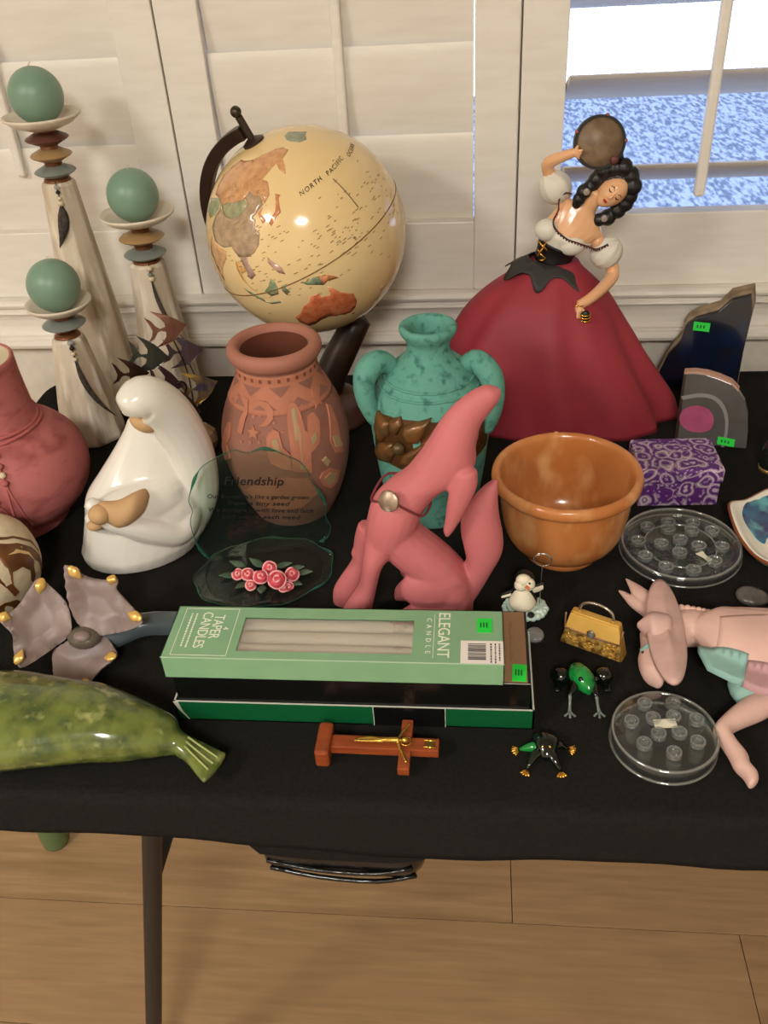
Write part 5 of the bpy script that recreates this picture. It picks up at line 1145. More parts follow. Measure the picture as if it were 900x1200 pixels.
ob('blue_glaze_pool', patch(blue, lambda x, y, t: (x, y, dz(x, y)+t), 0.008, -0.002, 0.0006), M_wc, dd_)
ob('brown_edge', tube([(x*1.005, y*1.005, 0.0188+wob(i)) for i, (x, y) in enumerate(out_)], 0.0019, 8, close=True), mat('brown_rim_glaze', (128, 70, 42), 0.35), dd_)
# dark bottle at the table's right
pbt = thing('perfume_bottle', 'small dark glass bottle with gold collar behind the blue dish', 'bottle', (0.3425, 0.912, TZ))
M_dg = mat('smoky_glass', (26, 28, 24), 0.06, coat=0.6, spec=0.8)
ob('bottle_body', lathe([(0, 0), (0.012, 0), (0.014, 0.003), (0.0145, 0.02), (0.013, 0.034), (0.008, 0.042), (0.0055, 0.046), (0.0055, 0.052), (0, 0.052)], 32, 2), M_dg, pbt)
ob('gold_collar', tube([(0.0115*math.cos(a), 0.0115*math.sin(a)-0.0, 0.004) for a in [2*PI*k/24 for k in range(24)]], 0.0038, 8, close=True), mat('dull_gold', (170, 140, 84), 0.3, metal=0.7), pbt)
ob('stopper', lathe([(0, 0.051), (0.007, 0.052), (0.008, 0.056), (0.006, 0.062), (0, 0.063)], 20), M_dg, pbt)
# pebbles
ps = ell((0, 0, 0), 0.0155, 0.0128, 0.0068, 28); 
for p in ps.v: p *= 1+0.03*math.sin(3*math.atan2(p.y, p.x)+1)
o_ = ob('flat_pebble', ps, mat('grey_stone', (92, 86, 80), 0.25, col2=(70, 66, 62), ns=60, coat=0.3), loc=(0.2658, 0.6815, TZ+0.0064), rot=(0, 0, -0.3)); tag(o_, 'smooth dark grey oval pebble above the donkey', 'pebble')
gp = ell((0, 0, 0), 0.0085, 0.0095, 0.005, 24)
o_ = ob('glass_gem', gp, mat('frosted_glass', (200, 200, 196), 0.25, trans=0.7), loc=(0.0570, 0.6245, TZ+0.0048)); tag(o_, 'small clear flattened glass gem behind the candle boxes', 'glass gem')

# ---------------------------------------------------------------- friendship plaque with roses
d = D['plaqueV']
pq = thing('friendship_plaque', 'scalloped glass plaque with verse and pink roses on glass base', 'plaque', tloc(d), d['rot'])
M_pg = thin_glass('greenish_glass', (244, 250, 246), 0.035, 0.7, 0.02, 0.006, (150, 190, 180), bump=0.1, bs=30)
M_pge = mat('green_glass_edge', (70, 150, 128), 0.06, trans=0.75, ior=1.45)
o_ = [(x, max(z, 0.006)) for x, z in d['glass']]
lp = lambda x, z, t: (x, t+0.10*z, z)
oc = cat(o_, 3, False)
n_ = len(oc); cx = sum(p[0] for p in oc)/n_; czz = 0.05
def sc(k): return [(cx+(x-cx)*k, czz+(z-czz)*k if z > 0.012 else z) for x, z in oc]
rsg = [[lp(x, z, t) for x, z in sc(k)] for k, t in ((0.90, -0.0035), (0.955, -0.0035), (1.0, -0.0005), (1.0, 0.0015), (0.955, 0.0035))]
gpl = rings(rsg, cap=False)
def capf(g, ring, rev):
    bm = bmesh.new(); vs = [bm.verts.new((p[0], p[2], 0)) for p in ring]; bm.faces.new(vs); bmesh.ops.triangulate(bm, faces=bm.faces[:]); bm.verts.index_update()
    t_ = [tuple(v.index for v in f.verts) for f in bm.faces]; bm.free(); return t_
for idx in (0, len(rsg)-1):
    for t_ in capf(gpl, rsg[idx], idx == 0): gpl.f.append(tuple(i+idx*n_ for i in t_))
gp_ = ob('glass_panel', gpl, M_pg, pq, ang=25)
ed = [lp(x, z, 0.0004) for x, z in sc(1.0)]
ob('panel_edge', tube(ed, [0.0004+0.0016*max(0.0, math.sin(i*0.36+0.8))**4 for i in range(len(ed))], 8, flat=1.5), M_pge, pq)
bx, by = (D['plaque']['loc'][0]-d['loc'][0], D['plaque']['loc'][1]-d['loc'][1])
def scal(rx, ry, z): return [(rx*(1+0.025*math.sin(9*a))*math.cos(a), ry*(1+0.03*math.sin(9*a+1))*math.sin(a), z) for a in [2*PI*k/90 for k in range(90)]]
bs_ = rings([scal(0.062, 0.046, 0.0), scal(0.070, 0.054, 0.0008), scal(0.073, 0.057, 0.003), scal(0.071, 0.055, 0.0055), scal(0.066, 0.050, 0.006)])
bs_.move((0.000, -0.030, 0.0002))
ob('glass_base', bs_, M_pg, pq, ang=30)
ob('base_edge', tube([(x*1.0, y-0.030, 0.0033) for x, y, z in scal(0.0725, 0.0565, 0)], [0.0005+0.0012*max(0.0, math.sin(i*0.42))**4 for i in range(90)], 8, close=True), M_pge, pq)
M_bt = mat('black_verse_ink', (8, 8, 8), 0.6)
tx = d['text']
def verse(s, p0, p1, size):
    zc = (p0[1]+p1[1])/2; xc = (p0[0]+p1[0])/2; me = text_mesh(s, size, 0.3, 1.05, off=size*0.012); sl_ = (p1[1]-p0[1])/(p1[0]-p0[0])
    w_ = max(v.co.x for v in me.vertices)-min(v.co.x for v in me.vertices); k = (p1[0]-p0[0])/w_
    for v in me.vertices:
        x, y, z = v.co; v.co = lp(xc+x*k, zc+y+sl_*x*k, -0.0038-z)
    ob('verse_line', me, M_bt, pq)
verse('Friendship', (tx[0][0]-0.012, tx[0][1]-0.012*(tx[1][1]-tx[0][1])/(tx[1][0]-tx[0][0])), tx[1], 0.0135)
verse("Our friendship's like a garden grown", tx[2], tx[3], 0.0066)
verse('from a tiny seed', tx[4], tx[5], 0.0066)
verse('We nurture it with love and faith', tx[6], tx[7], 0.0066)
verse('and water each need', tx[8], tx[9], 0.0066)
M_rose = mat('pink_resin_rose', (206, 74, 88), 0.45); M_rose2 = mat('pale_pink_edge', (238, 166, 164), 0.45); M_leaf = mat('resin_leaf', (60, 84, 62), 0.4, col2=(92, 112, 92), ns=60)
rr0 = D['roses']; cr_, sr_ = math.cos(-d['rot']), math.sin(-d['rot'])
def loc_r(p):
    x = p[0]+rr0['loc'][0]-d['loc'][0]; y = p[1]+rr0['loc'][1]-d['loc'][1]; return (x*cr_-y*sr_, x*sr_+y*cr_, p[2])
for i, p in enumerate(rr0['r']):
    q_ = Vector(loc_r(p)); R_ = (0.0060, 0.0068, 0.0078, 0.0074, 0.0098, 0.0074, 0.0055, 0.0050, 0.0050)[i]; z0 = max(0.0064+R_*0.5, p[2])
    ro = ob('rose', ell((q_.x, q_.y, z0), R_, R_, R_*0.85, 16), M_rose, pq)
    N_ = Vector((0.0, -0.62, 0.78)); A_ = N_.orthogonal().normalized(); B_ = N_.cross(A_)
    for (kr, turns, h) in ((0.9, 1.0, 0.35), (0.62, 1.0, 0.66), (0.32, 1.0, 0.86)):
        ph = random.uniform(0, 6)
        path = [q_*0+Vector((q_.x, q_.y, z0))+N_*R_*(h+0.10*math.sin(3*t_))+(A_*math.cos(t_+ph)+B_*math.sin(t_+ph))*R_*kr for t_ in [2*PI*0.9*k/18 for k in range(19)]]
        ob('rose_petal', tube(path, [0.0003]+[0.0011]*17+[0.0003], 6, 2), M_rose2 if kr != 0.62 else M_rose, ro)
for i, p in enumerate(rr0['l']):
    q_ = Vector(loc_r(p)); an = math.atan2(q_.y+0.030, q_.x)
    lf = pair_loft([(-0.009, 0.0), (-0.009, 0.0003), (-0.004, -0.0042), (-0.004, 0.0042), (0.002, -0.0045), (0.002, 0.0045), (0.010, -0.0004), (0.010, 0.0004)], [0.0005, 0.0012, 0.0012, 0.0005], plane='H')
    lf.xf(Matrix.Rotation(0.25, 3, 'Y').inverted()); lf.xf(Matrix.Rotation(an, 3, 'Z'))
    ob('leaf', lf.move((q_.x, q_.y, max(q_.z, 0.0075)+0.0012)), M_leaf, pq)

# ---------------------------------------------------------------- pink coyote
d = D['coyote']
cy = thing('coyote_figurine', 'pink painted howling coyote with cord collar and silver concho', 'figurine', (d['loc'][0], d['loc'][1]+0.004, TZ), d['rot'])
M_coy = mat('chalky_pink_paint', (194, 108, 110), 0.6, bump=0.12, bs=60, col2=(186, 102, 104), ns=20)
fx = lambda L_: [(x, max(z, 0.0)) for x, z in L_]
ghd = pair_loft(d['head'], [0.022, 0.024, 0.025, 0.023, 0.021, 0.021, 0.021, 0.020, 0.016, 0.012, 0.010, 0.008, 0.004], [0, 0, 0, 0, 0, 0, 0, 0, 0, 0, 0, 0, 0])
ear_ = pair_loft(d['ear'], [0.008, 0.008, 0.007, 0.006, 0.005, 0.002], [-0.016, -0.018, -0.019, -0.018, -0.017, -0.016])
ear2 = pair_loft([(x+0.004, z+0.026) for x, z in d['ear']], [0.008, 0.008, 0.007, 0.006, 0.005, 0.002], [0.016, 0.018, 0.019, 0.018, 0.017, 0.016])
lg = fx(d['leg']); lg[-1] = (lg[-1][0], 0.0); lg[-2] = (lg[-2][0], 0.0)
leg_ = pair_loft(lg, [0.014, 0.014, 0.013, 0.012, 0.0115, 0.0115, 0.011, 0.009], [-0.006, -0.010, -0.012, -0.013, -0.014, -0.015, -0.016, -0.016], rnd=0.1)
leg2 = pair_loft([(x-0.008, z+0.002) for x, z in lg], [0.014, 0.013, 0.012, 0.011, 0.011, 0.011, 0.010, 0.009], [0.010, 0.014, 0.016, 0.017, 0.018, 0.018, 0.018, 0.018], rnd=0.1)
knee2 = ell(V0((d['pts'][0][0]+0.002, d['pts'][0][1]), 0.016), 0.0095, 0.009, 0.010)
tor = pair_loft(fx(d['torso']), [0.022, 0.024, 0.026, 0.028, 0.028, 0.020], 0.0)
hn = ell(V0(d['pts'][1], -0.016), 0.031, 0.014, 0.024); hn2 = ell(V0(d['pts'][1], 0.016), 0.031, 0.014, 0.024)
ft = fx(d['foot']); ft = [(x, z if i % 2 else 0.0) for i, (x, z) in enumerate(ft)]
fo1 = pair_loft(ft, [0.005, 0.009, 0.011, 0.012, 0.014, 0.010], [-0.020, -0.021, -0.020, -0.018, -0.012, -0.006]); fo2 = pair_loft(ft, [0.005, 0.009, 0.011, 0.012, 0.014, 0.010], [0.020, 0.021, 0.020, 0.018, 0.012, 0.006])
tl = pair_loft(d['tail'], [0.012, 0.012, 0.013, 0.014, 0.014, 0.013, 0.011, 0.007, 0.003], 0.0)
for gg in (leg_, leg2, tor, hn, hn2, fo1, fo2, tl):
    for p in gg.v: p.z = max(p.z, 0.0)
ob('body', fuse([ghd, ear_, ear2, leg_, leg2, knee2, tor, hn, hn2, fo1, fo2, tl], 0.0016, 4), M_coy, cy)
cpt = d['pts']
cc = [(-0.0290, 0.0, 0.1395), (-0.021, -0.0175, 0.1475), (-0.010, -0.0235, 0.1500), (0.004, -0.0235, 0.1400), (0.0160, -0.016, 0.1290), (0.0235, 0.0, 0.1325), (0.016, 0.017, 0.138), (0.0, 0.0235, 0.147), (-0.016, 0.020, 0.150)]
ob('cord_collar', tube(cc, 0.0012, 8, 5, close=True), mat('maroon_cord', (112, 44, 48), 0.7), cy)
cq = Vector((-0.0135, -0.0245, 0.1525)); NN = Vector((-0.42, -0.85, 0.32)).normalized()
ob('concho', tube([cq-NN*0.0006, cq+NN*0.0012], [0.0098, 0.0092], 24), mat('worn_silver', (168, 148, 128), 0.35, metal=0.6, col2=(130, 108, 92), ns=120), cy, ang=40)
AA = NN.orthogonal().normalized(); BB = NN.cross(AA)
ob('concho_ring', tube([cq+NN*0.0016+(AA*math.cos(t_)+BB*math.sin(t_))*0.0046 for t_ in [2*PI*k/24 for k in range(24)]], 0.0006, 6, close=True), mat('dark_engraving', (90, 66, 56), 0.5), cy)
# ---------------------------------------------------------------- candle boxes
M_card = mat('sage_card', (128, 168, 128), 0.5, col2=(122, 162, 123), ns=30); M_cream2 = mat('cream_print', (224, 226, 204), 0.6)
M_dgreen = mat('dark_green_card', (12, 82, 44), 0.35); M_bcard = mat('black_card', (15, 15, 14), 0.22); M_kraft = mat('kraft_top', (142, 108, 78), 0.6); M_edge = mat('worn_card_edge', (190, 190, 176), 0.8)
tr = thing('box_tray', 'dark green card box bottom holding the black candle box', 'box', (-0.103, 0.5625, TZ))
x0, x1, y0, y1 = -0.1535, 0.1535, -0.0475, 0.0475
ob('tray_floor', box(x0, x1, y0, y1, 0.0, 0.0015), M_dgreen, tr, smooth=False)
for a in ((x0, x1, y0, y0+0.0015), (x0, x1, y1-0.0015, y1), (x0, x0+0.0015, y0, y1), (x1-0.0015, x1, y0, y1)):
    ob('tray_wall', box(*a, 0, 0.0225), M_dgreen, tr, smooth=False)
for a in ((x0, x1, y0, y0+0.0015), (x1-0.0015, x1, y0, y1), (x0, x0+0.0015, y0, y1)):
    ob('worn_edge', box(*a, 0.0225, 0.0229), M_edge, tr, smooth=False)
ob('black_panel', box(0.0195, 0.0795, y0-0.0004, y0, 0.0, 0.0224), M_bcard, tr, smooth=False)
for xx in (0.019, 0.0797): ob('gold_line', box(xx-0.0003, xx+0.0003, y0-0.0006, y0, 0.0, 0.0224), M_edge, tr, smooth=False)
ob('torn_corner', prism([(x0-0.0003, 0.0229), (x0+0.004, 0.0225), (x0+0.006, 0.012), (x0+0.0105, 0.001), (x0+0.004, 0.012)], lambda x, z, t: (x, y0-0.0003+t, z), -0.0005, 0.0005), M_edge, tr, smooth=False)
bb_ = thing('black_box', 'shallow black card box with kraft brown top, in green tray', 'box', (-0.103, 0.5615, TZ+0.0015))
ob('box_shell', box(-0.1495, 0.1490, -0.0445, 0.0425, 0.0, 0.0508), M_bcard, bb_, smooth=False, bevel=0.0005)
ob('kraft_lid', box(-0.1480, 0.1470, -0.0430, 0.0410, 0.0508, 0.0513), M_kraft, bb_, smooth=False)
ob('worn_edge', box(0.02, 0.149, -0.0447, -0.0443, 0.0506, 0.0510), M_edge, bb_, smooth=False)
random.seed(5); k = G(); yy = 0.028
while yy > -0.020:                        # a line of small faded script along the lid's end
    L_ = random.uniform(0.0008, 0.0018); h_ = random.choice((0.0012, 0.0012, 0.0026)); k.join(box(0.1335, 0.1335+h_, yy-0.0005, yy, 0.0513, 0.05145)); yy -= L_+0.0006
ob('faded_script', k, mat('faded_ink', (110, 82, 58), 0.7), bb_, smooth=False)
sticker(bb_, (0.1405, -0.0330, 0.0516), (1, -0.06, 0), (0.06, 1, 0), 0.0115, 0.0185, (0, 0, 1))
cb = thing('candle_box', 'sage green taper candle carton with clear window, on black box', 'box', (-0.1165, 0.5458, TZ+0.0528))
ZH = 0.0238; bx0, bx1, by0, by1 = -0.1410, 0.1410, -0.0315, 0.0315
wx0, wx1, wy0, wy1 = -0.0790, 0.0665, -0.0225, 0.0185
sh = G()
for a in ((bx0, bx1, by0, by0+0.0007, 0, ZH), (bx0, bx1, by1-0.0007, by1, 0, ZH), (bx0, bx0+0.0007, by0, by1, 0, ZH), (bx1-0.0007, bx1, by0, by1, 0, ZH), (bx0, bx1, by0, by1, 0, 0.0007),
          (bx0, wx0, by0, by1, ZH-0.0007, ZH), (wx1, bx1, by0, by1, ZH-0.0007, ZH), (wx0, wx1, by0, wy0, ZH-0.0007, ZH), (wx0, wx1, wy1, by1, ZH-0.0007, ZH)): sh.join(box(*a))
ob('carton', sh, M_card, cb, smooth=False)
ob('worn_fold', box(bx0, bx1, by0-0.0003, by0+0.0005, ZH-0.0003, ZH+0.0002), mat('pale_card_fold', (176, 200, 170), 0.7), cb, smooth=False)
fm = bpy.data.materials.new('cellophane'); fm.use_nodes = True; nt = fm.node_tree
pb_ = nt.nodes['Principled BSDF']; nt.nodes.remove(pb_)
t_ = nt.nodes.new('ShaderNodeBsdfTransparent'); gl = nt.nodes.new('ShaderNodeBsdfGlossy'); gl.inputs['Roughness'].default_value = 0.08
nz_ = nt.nodes.new('ShaderNodeTexNoise'); nz_.inputs['Scale'].default_value = 34; bp_ = nt.nodes.new('ShaderNodeBump'); bp_.inputs['Strength'].default_value = 0.45; bp_.inputs['Distance'].default_value = 0.004
tc2 = nt.nodes.new('ShaderNodeTexCoord'); nt.links.new(tc2.outputs['Object'], nz_.inputs['Vector']); nt.links.new(nz_.outputs[0], bp_.inputs['Height']); nt.links.new(bp_.outputs[0], gl.inputs['Normal'])
mx = nt.nodes.new('ShaderNodeMixShader'); mx.inputs[0].default_value = 0.20; nt.links.new(t_.outputs[0], mx.inputs[1]); nt.links.new(gl.outputs[0], mx.inputs[2]); nt.links.new(mx.outputs[0], nt.nodes['Material Output'].inputs[0])
ob('window_film', box(wx0-0.003, wx1+0.003, wy0-0.003, wy1+0.003, ZH-0.0012, ZH-0.0009), fm, cb, smooth=False)
def pr_text(s, x, y, size, space=1.0, sx=1.0, off=0.0): ob('lettering', text_mesh(s, size, 0, space, sx=sx, off=off), M_cream2, cb, loc=(x, y, ZH+0.00012), rot=(0, 0, -PI/2))
pr_text('4', -0.0935, 0.004, 0.0072); pr_text('TAPER', -0.1020, 0.0060, 0.0128, 0.95, 0.82); pr_text('CANDLES', -0.1128, 0.0020, 0.0128, 0.95, 0.82)
for xx in (-0.1225, -0.1268):
    k = G(); random.seed(int(-xx*1e4)); yy = 0.022
    while yy > -0.018: L_ = random.uniform(0.001, 0.0032); k.join(box(xx-0.0007, xx+0.0007, yy-L_, yy, ZH, ZH+0.0002)); yy -= L_+0.0009
    ob('fine_print_line', k, M_cream2, cb, smooth=False)
k = G()
for a in ((-0.1335, -0.1330, -0.0285, 0.0285), (-0.0865, -0.0860, -0.0285, 0.0285), (-0.1335, -0.0860, 0.0280, 0.0285), (-0.1335, -0.0860, -0.0285, -0.0280)): k.join(box(*a, ZH, ZH+0.00015))
ob('printed_frame', k, M_cream2, cb, smooth=False)
pr_text('ELEGANT', 0.0915, 0.0015, 0.0142, 0.95, 0.92); pr_text('CANDLE', 0.0792, 0.0, 0.0062, 2.15)
ob('printed_rule', box(0.0836, 0.0840, -0.026, 0.026, ZH, ZH+0.00015), M_cream2, cb, smooth=False)
lb = ob('barcode_label', box(0.1060, 0.1405, -0.0310, -0.0052, ZH, ZH+0.0002), mat('white_label', (222, 214, 206), 0.6), cb, smooth=False)
k = G(); random.seed(9); yy = -0.0085
while yy > -0.0275: L_ = random.choice((0.0004, 0.0008, 0.0012)); k.join(box(0.1120, 0.1265, yy-L_, yy, ZH+0.0002, ZH+0.0003)); yy -= L_+random.choice((0.0004, 0.0008))
ob('barcode_bars', k, mat('bar_ink', (60, 52, 54), 0.6), lb, smooth=False)
k = G()
for xx in (0.1300, 0.1335, 0.1368):
    yy = -0.008
    while yy > -0.028: L_ = random.uniform(0.001, 0.0025); k.join(box(xx, xx+0.0012, yy-L_, yy, ZH+0.0002, ZH+0.0003)); yy -= L_+0.0008
ob('label_text', k, mat('bar_ink', (60, 52, 54), 0.6), lb, smooth=False)
sticker(cb, (0.1255, 0.0130, ZH+0.0003), (1, 0, 0), (0, 1, 0), 0.0125, 0.0165, (0, 0, 1))
M_taper = mat('ivory_wax', (196, 184, 164), 0.45, sss=0.1)
for i in range(4):
    yc = -0.0235+0.0155*i
    o_ = ob('taper_candle', tube([(-0.125, 0, 0), (-0.06, 0, 0), (0.06, 0, 0), (0.12, 0, 0)], [0.0076, 0.0074, 0.0068, 0.0058], 18), M_taper, loc=(-0.1165, 0.5458+yc, TZ+0.0528+0.0007+0.0077), ang=60)
    tag(o_, 'ivory taper candle lying in the sage green carton', 'candle', 'taper candles in the carton')

# ---------------------------------------------------------------- frosted glass lily
d = D['lily']
ly = thing('glass_lily', 'frosted mauve glass flower with gold tips and smoky stem', 'glass flower', (d['loc'][0], d['loc'][1], TZ))
M_lily = mat('frosted_mauve_glass', (156, 134, 126), 0.42, trans=0.2, col2=(138, 120, 116), ns=18)
M_tip = mat('amber_gold_tip', (214, 172, 92), 0.25, metal=0.35); M_stem = mat('smoky_blue_glass', (96, 108, 112), 0.2, trans=0.3)
c0 = Vector(d['c'][0])+Vector((0, 0.004, -0.004))
def petal(pts, tips, bulge):
    P_ = [Vector(p) for p in cat(pts, 3, True)]
    cen = sum(P_, Vector())/len(P_); nrm = Vector()
    for i in range(len(P_)): nrm += (P_[i]-cen).cross(P_[(i+1) % len(P_)]-cen)
    nrm.normalize()
    if nrm.z < 0: nrm = -nrm
    ax = nrm.orthogonal().normalized(); ay = nrm.cross(ax)
    uv = [((p-cen).dot(ax), (p-cen).dot(ay), (p-cen).dot(nrm)) for p in P_]
    def surf_(x, y, t):
        sw = sh_ = 0.0; dm = 1e9
        for ux, uy, uh in uv:
            d2 = (x-ux)**2+(y-uy)**2; w_ = 1/(d2+2e-6); sw += w_; sh_ += w_*uh; dm = min(dm, d2)
        h_ = sh_/sw-bulge*min(1.0, math.sqrt(dm)/0.016)**1.2
        return cen+ax*x+ay*y+nrm*(h_+t)
    g_ = patch([(a, b) for a, b, c_ in uv], surf_, 0.0045, -0.0026, 0.0)
    gb_ = patch([(a, b) for a, b, c_ in uv], surf_, 0.0045, -0.0004, -0.0026); g_.join(gb_)
    for p in g_.v: p.z = max(p.z, 0.0004)
    pt = ob('petal', g_, M_lily, ly)
    for i in tips:
        p = Vector(pts[i]); q_ = p+(cen-p)*0.34
        ob('gold_tip', tube([p+nrm*0.0008, p*0.5+q_*0.5+nrm*0.001, q_+nrm*0.0002], [0.0026, 0.0052, 0.0008], 12, 3, flat=0.4, up=tuple(nrm.orthogonal())), M_tip, pt)
petal(d['A'], (3, 6, 10), 0.006); petal(d['B'], (3, 6, 10), 0.006); petal(d['Cc'], (9, 6), 0.005)
sp = [Vector(p) for p in d['stem']]; sp[0].z = 0.0135; sp[1].z = 0.0125
ob('throat', ell(c0+Vector((0.002, 0.0, -0.003)), 0.0165, 0.0135, 0.0095), mat('dim_glass_throat', (110, 100, 84), 0.3, trans=0.3), ly)
ob('stamen', ell(c0+Vector((0.003, -0.006, 0.0035)), 0.0085, 0.0065, 0.0050), M_lily, ly)
ob('stem', tube(sp, [0.0105, 0.0112, 0.0118, 0.012, 0.012], 20, 3), M_stem, ly)

# ---------------------------------------------------------------- green stone whale
d = D['whale']
M_jade = mat('mottled_green_stone', (104, 114, 52), 0.18, coat=0.5, col2=(66, 80, 40), ns=55, lo=0.40, hi=0.62, det=10, col3=(158, 160, 100), ns3=60, lo3=0.58, hi3=0.76)
wh = thing('stone_whale', 'polished mottled green stone whale carving at table front', 'carving', (d['loc'][0], d['loc'][1], TZ))
wl_ = list(d['body'])[:18]+list(d['tail'])[4:]
b0 = pair_loft(wl_, [0.008, 0.019, 0.026, 0.029, 0.030, 0.030, 0.0295, 0.029, 0.0275, 0.0165, 0.0115, 0.0085, 0.0065, 0.005, 0.0035], [0, 0, 0, 0, 0.001, 0.001, 0, -0.001, -0.004, -0.012, -0.0145, -0.0155, -0.016, -0.016, -0.016], plane='H', zc=0.0315, n=28, sub=6)
b1 = pair_loft(d['body'], [0.008, 0.020, 0.028, 0.032, 0.033, 0.033, 0.032, 0.031, 0.029, 0.025, 0.020], [0, 0, 0, 0, 0.001, 0.001, 0, -0.001, -0.003, -0.007, -0.010], plane='H', zc=0.033, n=26)
t1 = pair_loft(d['tail'], [0.024, 0.020, 0.014, 0.0095, 0.0075, 0.006, 0.0045, 0.003], [0.0, -0.002, -0.004, -0.006, -0.007, -0.007, -0.007, -0.007], plane='H', zc=0.022, n=20)
for gg in (b0, b1, t1):
    for p in gg.v: p.z = max(p.z, 0.0)
ob('body', fuse([b0], 0.0018, 8), M_jade, wh)
# carved lines on the fluke
tq = d['tail']
for f in (0.3, 0.5, 0.7):
    a = Vector(tq[8]).lerp(Vector(tq[9]), f); b = Vector(tq[12]).lerp(Vector(tq[13]), f)
    ob('carved_line', tube([(a.x, a.y, 0.0258), ((a.x+b.x)/2, (a.y+b.y)/2, 0.0228), (b.x, b.y, 0.0205)], 0.0010, 6, 3), mat('pale_carving', (150, 156, 96), 0.4), wh)

# ---------------------------------------------------------------- crucifix
cx_ = thing('crucifix', 'small wooden standing crucifix with gilt figure, lying flat', 'crucifix', (-0.0775, 0.4845, TZ), math.radians(-0.8))
M_cw = mat('reddish_wood', (150, 72, 34), 0.4, col2=(128, 58, 28), ns=30, stretch=(1, 5, 5))
ob('upright', box(-0.0385, 0.0500, -0.0065, 0.0065, 0.006, 0.0145), M_cw, cx_, smooth=False, bevel=0.0008)
ob('crossbeam', box(0.0180, 0.0275, -0.0255, 0.0255, 0.006, 0.0143), M_cw, cx_, smooth=False, bevel=0.0008)
ob('foot_block', box(-0.0505, -0.0385, -0.0165, 0.0165, 0.0, 0.0185), M_cw, cx_, smooth=False, bevel=0.0025)
gz = 0.0165
cor = [tube([(-0.0165, 0.001, gz), (-0.006, 0.0015, gz+0.0012), (0.002, 0.0002, gz+0.001), (0.010, -0.0002, gz+0.002), (0.017, 0.0, gz+0.0018)], [0.0011, 0.0016, 0.0021, 0.0024, 0.0026], 10, 3),
       tube([(-0.0175, -0.0008, gz), (-0.006, -0.0012, gz+0.001), (0.002, -0.0006, gz+0.001)], [0.0010, 0.0015, 0.0018], 8, 3),
       ell((0.0225, -0.0004, gz+0.0028), 0.0030, 0.0026, 0.0026), tube([(0.017, 0, gz+0.0018), (0.020, 0, gz+0.002)], 0.0013, 8),
       tube([(0.0165, 0.0015, gz+0.001), (0.0195, 0.009, gz), (0.0240, 0.0185, gz-0.0008)], [0.0014, 0.0012, 0.0009], 8, 3), tube([(0.0165, -0.0015, gz+0.001), (0.0195, -0.009, gz), (0.0240, -0.0185, gz-0.0008)], [0.0014, 0.0012, 0.0009], 8, 3),
       ell((0.0245, 0.019, gz-0.001), 0.0013), ell((0.0245, -0.019, gz-0.001), 0.0013), ell((-0.018, 0.0, gz-0.0006), 0.0018, 0.0014, 0.0012), ell((0.003, 0, gz+0.0008), 0.0030, 0.0026, 0.0018)]
ob('gilt_figure', fuse(cor, 0.0004, 1), mat('gilt_brass', (206, 164, 76), 0.25, metal=0.85), cx_)
ob('halo', tube([(0.0232+0.0042*math.cos(a), 0.0042*math.sin(a), gz+0.0006) for a in [2*PI*k/24 for k in range(24)]], 0.0007, 6, close=True), M_gold, cx_)
ob('title_plate', box(0.0385, 0.0465, -0.0034, 0.0034, 0.0145, 0.0152), mat('dark_brass', (120, 92, 44), 0.35, metal=0.7), cx_, smooth=False, bevel=0.0003)
for yy in (-0.0034, 0.0034): ob('scroll_edge', tube([(0.0375, yy, 0.0152), (0.0475, yy, 0.0152)], 0.0009, 8), M_gold, cx_)

# ---------------------------------------------------------------- penguin photo holder
pg2 = thing('penguin_holder', 'little penguin photo holder with wire loop on ice floe', 'figurine', (0.0493, 0.6630, TZ), -0.07)
M_ice = mat('mint_ice', (176, 204, 190), 0.5, col2=(204, 222, 210), ns=60); M_pw = mat('penguin_white', (226, 216, 190), 0.55); M_pk2 = mat('penguin_black', (22, 20, 20), 0.45)
ice = [ell((0, 0, 0.003), 0.0205, 0.0165, 0.0042, 20)]
random.seed(2)
for k in range(22):
    a = 2*PI*k/22; ice.append(ell((0.0195*math.cos(a), 0.0158*math.sin(a), 0.0038), random.uniform(0.0026, 0.0038), None, random.uniform(0.0026, 0.0038), 8))
for k in range(14): ice.append(ell((random.uniform(0.004, 0.016), random.uniform(-0.010, 0.010), 0.0062), 0.0026, 0.0026, 0.0018, 8))
for gg in ice:
    for p in gg.v: p.z = max(p.z, 0)
ob('ice_floe', fuse(ice, 0.0007, 1), M_ice, pg2)
by_ = -0.003
ob('belly', lathe([(0, 0), (0.008, 0.001), (0.0125, 0.006), (0.0128, 0.011), (0.0098, 0.019), (0.0055, 0.025), (0, 0.0265)], 28, 3), M_pw, pg2, loc=(-0.0025, by_, 0.0065))
ob('back', lathe([(0, 0), (0.0085, 0.001), (0.013, 0.006), (0.0132, 0.012), (0.0105, 0.020), (0.006, 0.027), (0, 0.029)], 28, 3), M_pk2, pg2, loc=(-0.0022, by_+0.0030, 0.0065))
hz_ = 0.0410
ob('head', ell((-0.0018, by_+0.0030, hz_-0.0005), 0.0094, 0.0082, 0.0092), M_pk2, pg2)
for s in (-1, 1): ob('cheek', ell((-0.0012+s*0.0036, by_-0.0045, hz_-0.0015+0.0006*s), 0.0062, 0.0056, 0.0068), M_pw, pg2)
ob('brow', ell((-0.0025, by_-0.0040, hz_+0.0035), 0.0072, 0.0056, 0.0060), M_pw, pg2)
ob('beak', tube([(0.0012, by_-0.0088, hz_-0.0002), (0.0028, by_-0.0120, hz_-0.0008)], [0.0024, 0.0010], 10), mat('orange_beak', (206, 110, 60), 0.45), pg2)
for x, z in ((-0.0030, 0.0032), (0.0032, 0.0046)): ob('eye', ell((x, by_-0.0086, hz_+z-0.001), 0.0011, 0.0008, 0.0013, 10), mat('grey_eye', (80, 68, 60), 0.3), pg2)
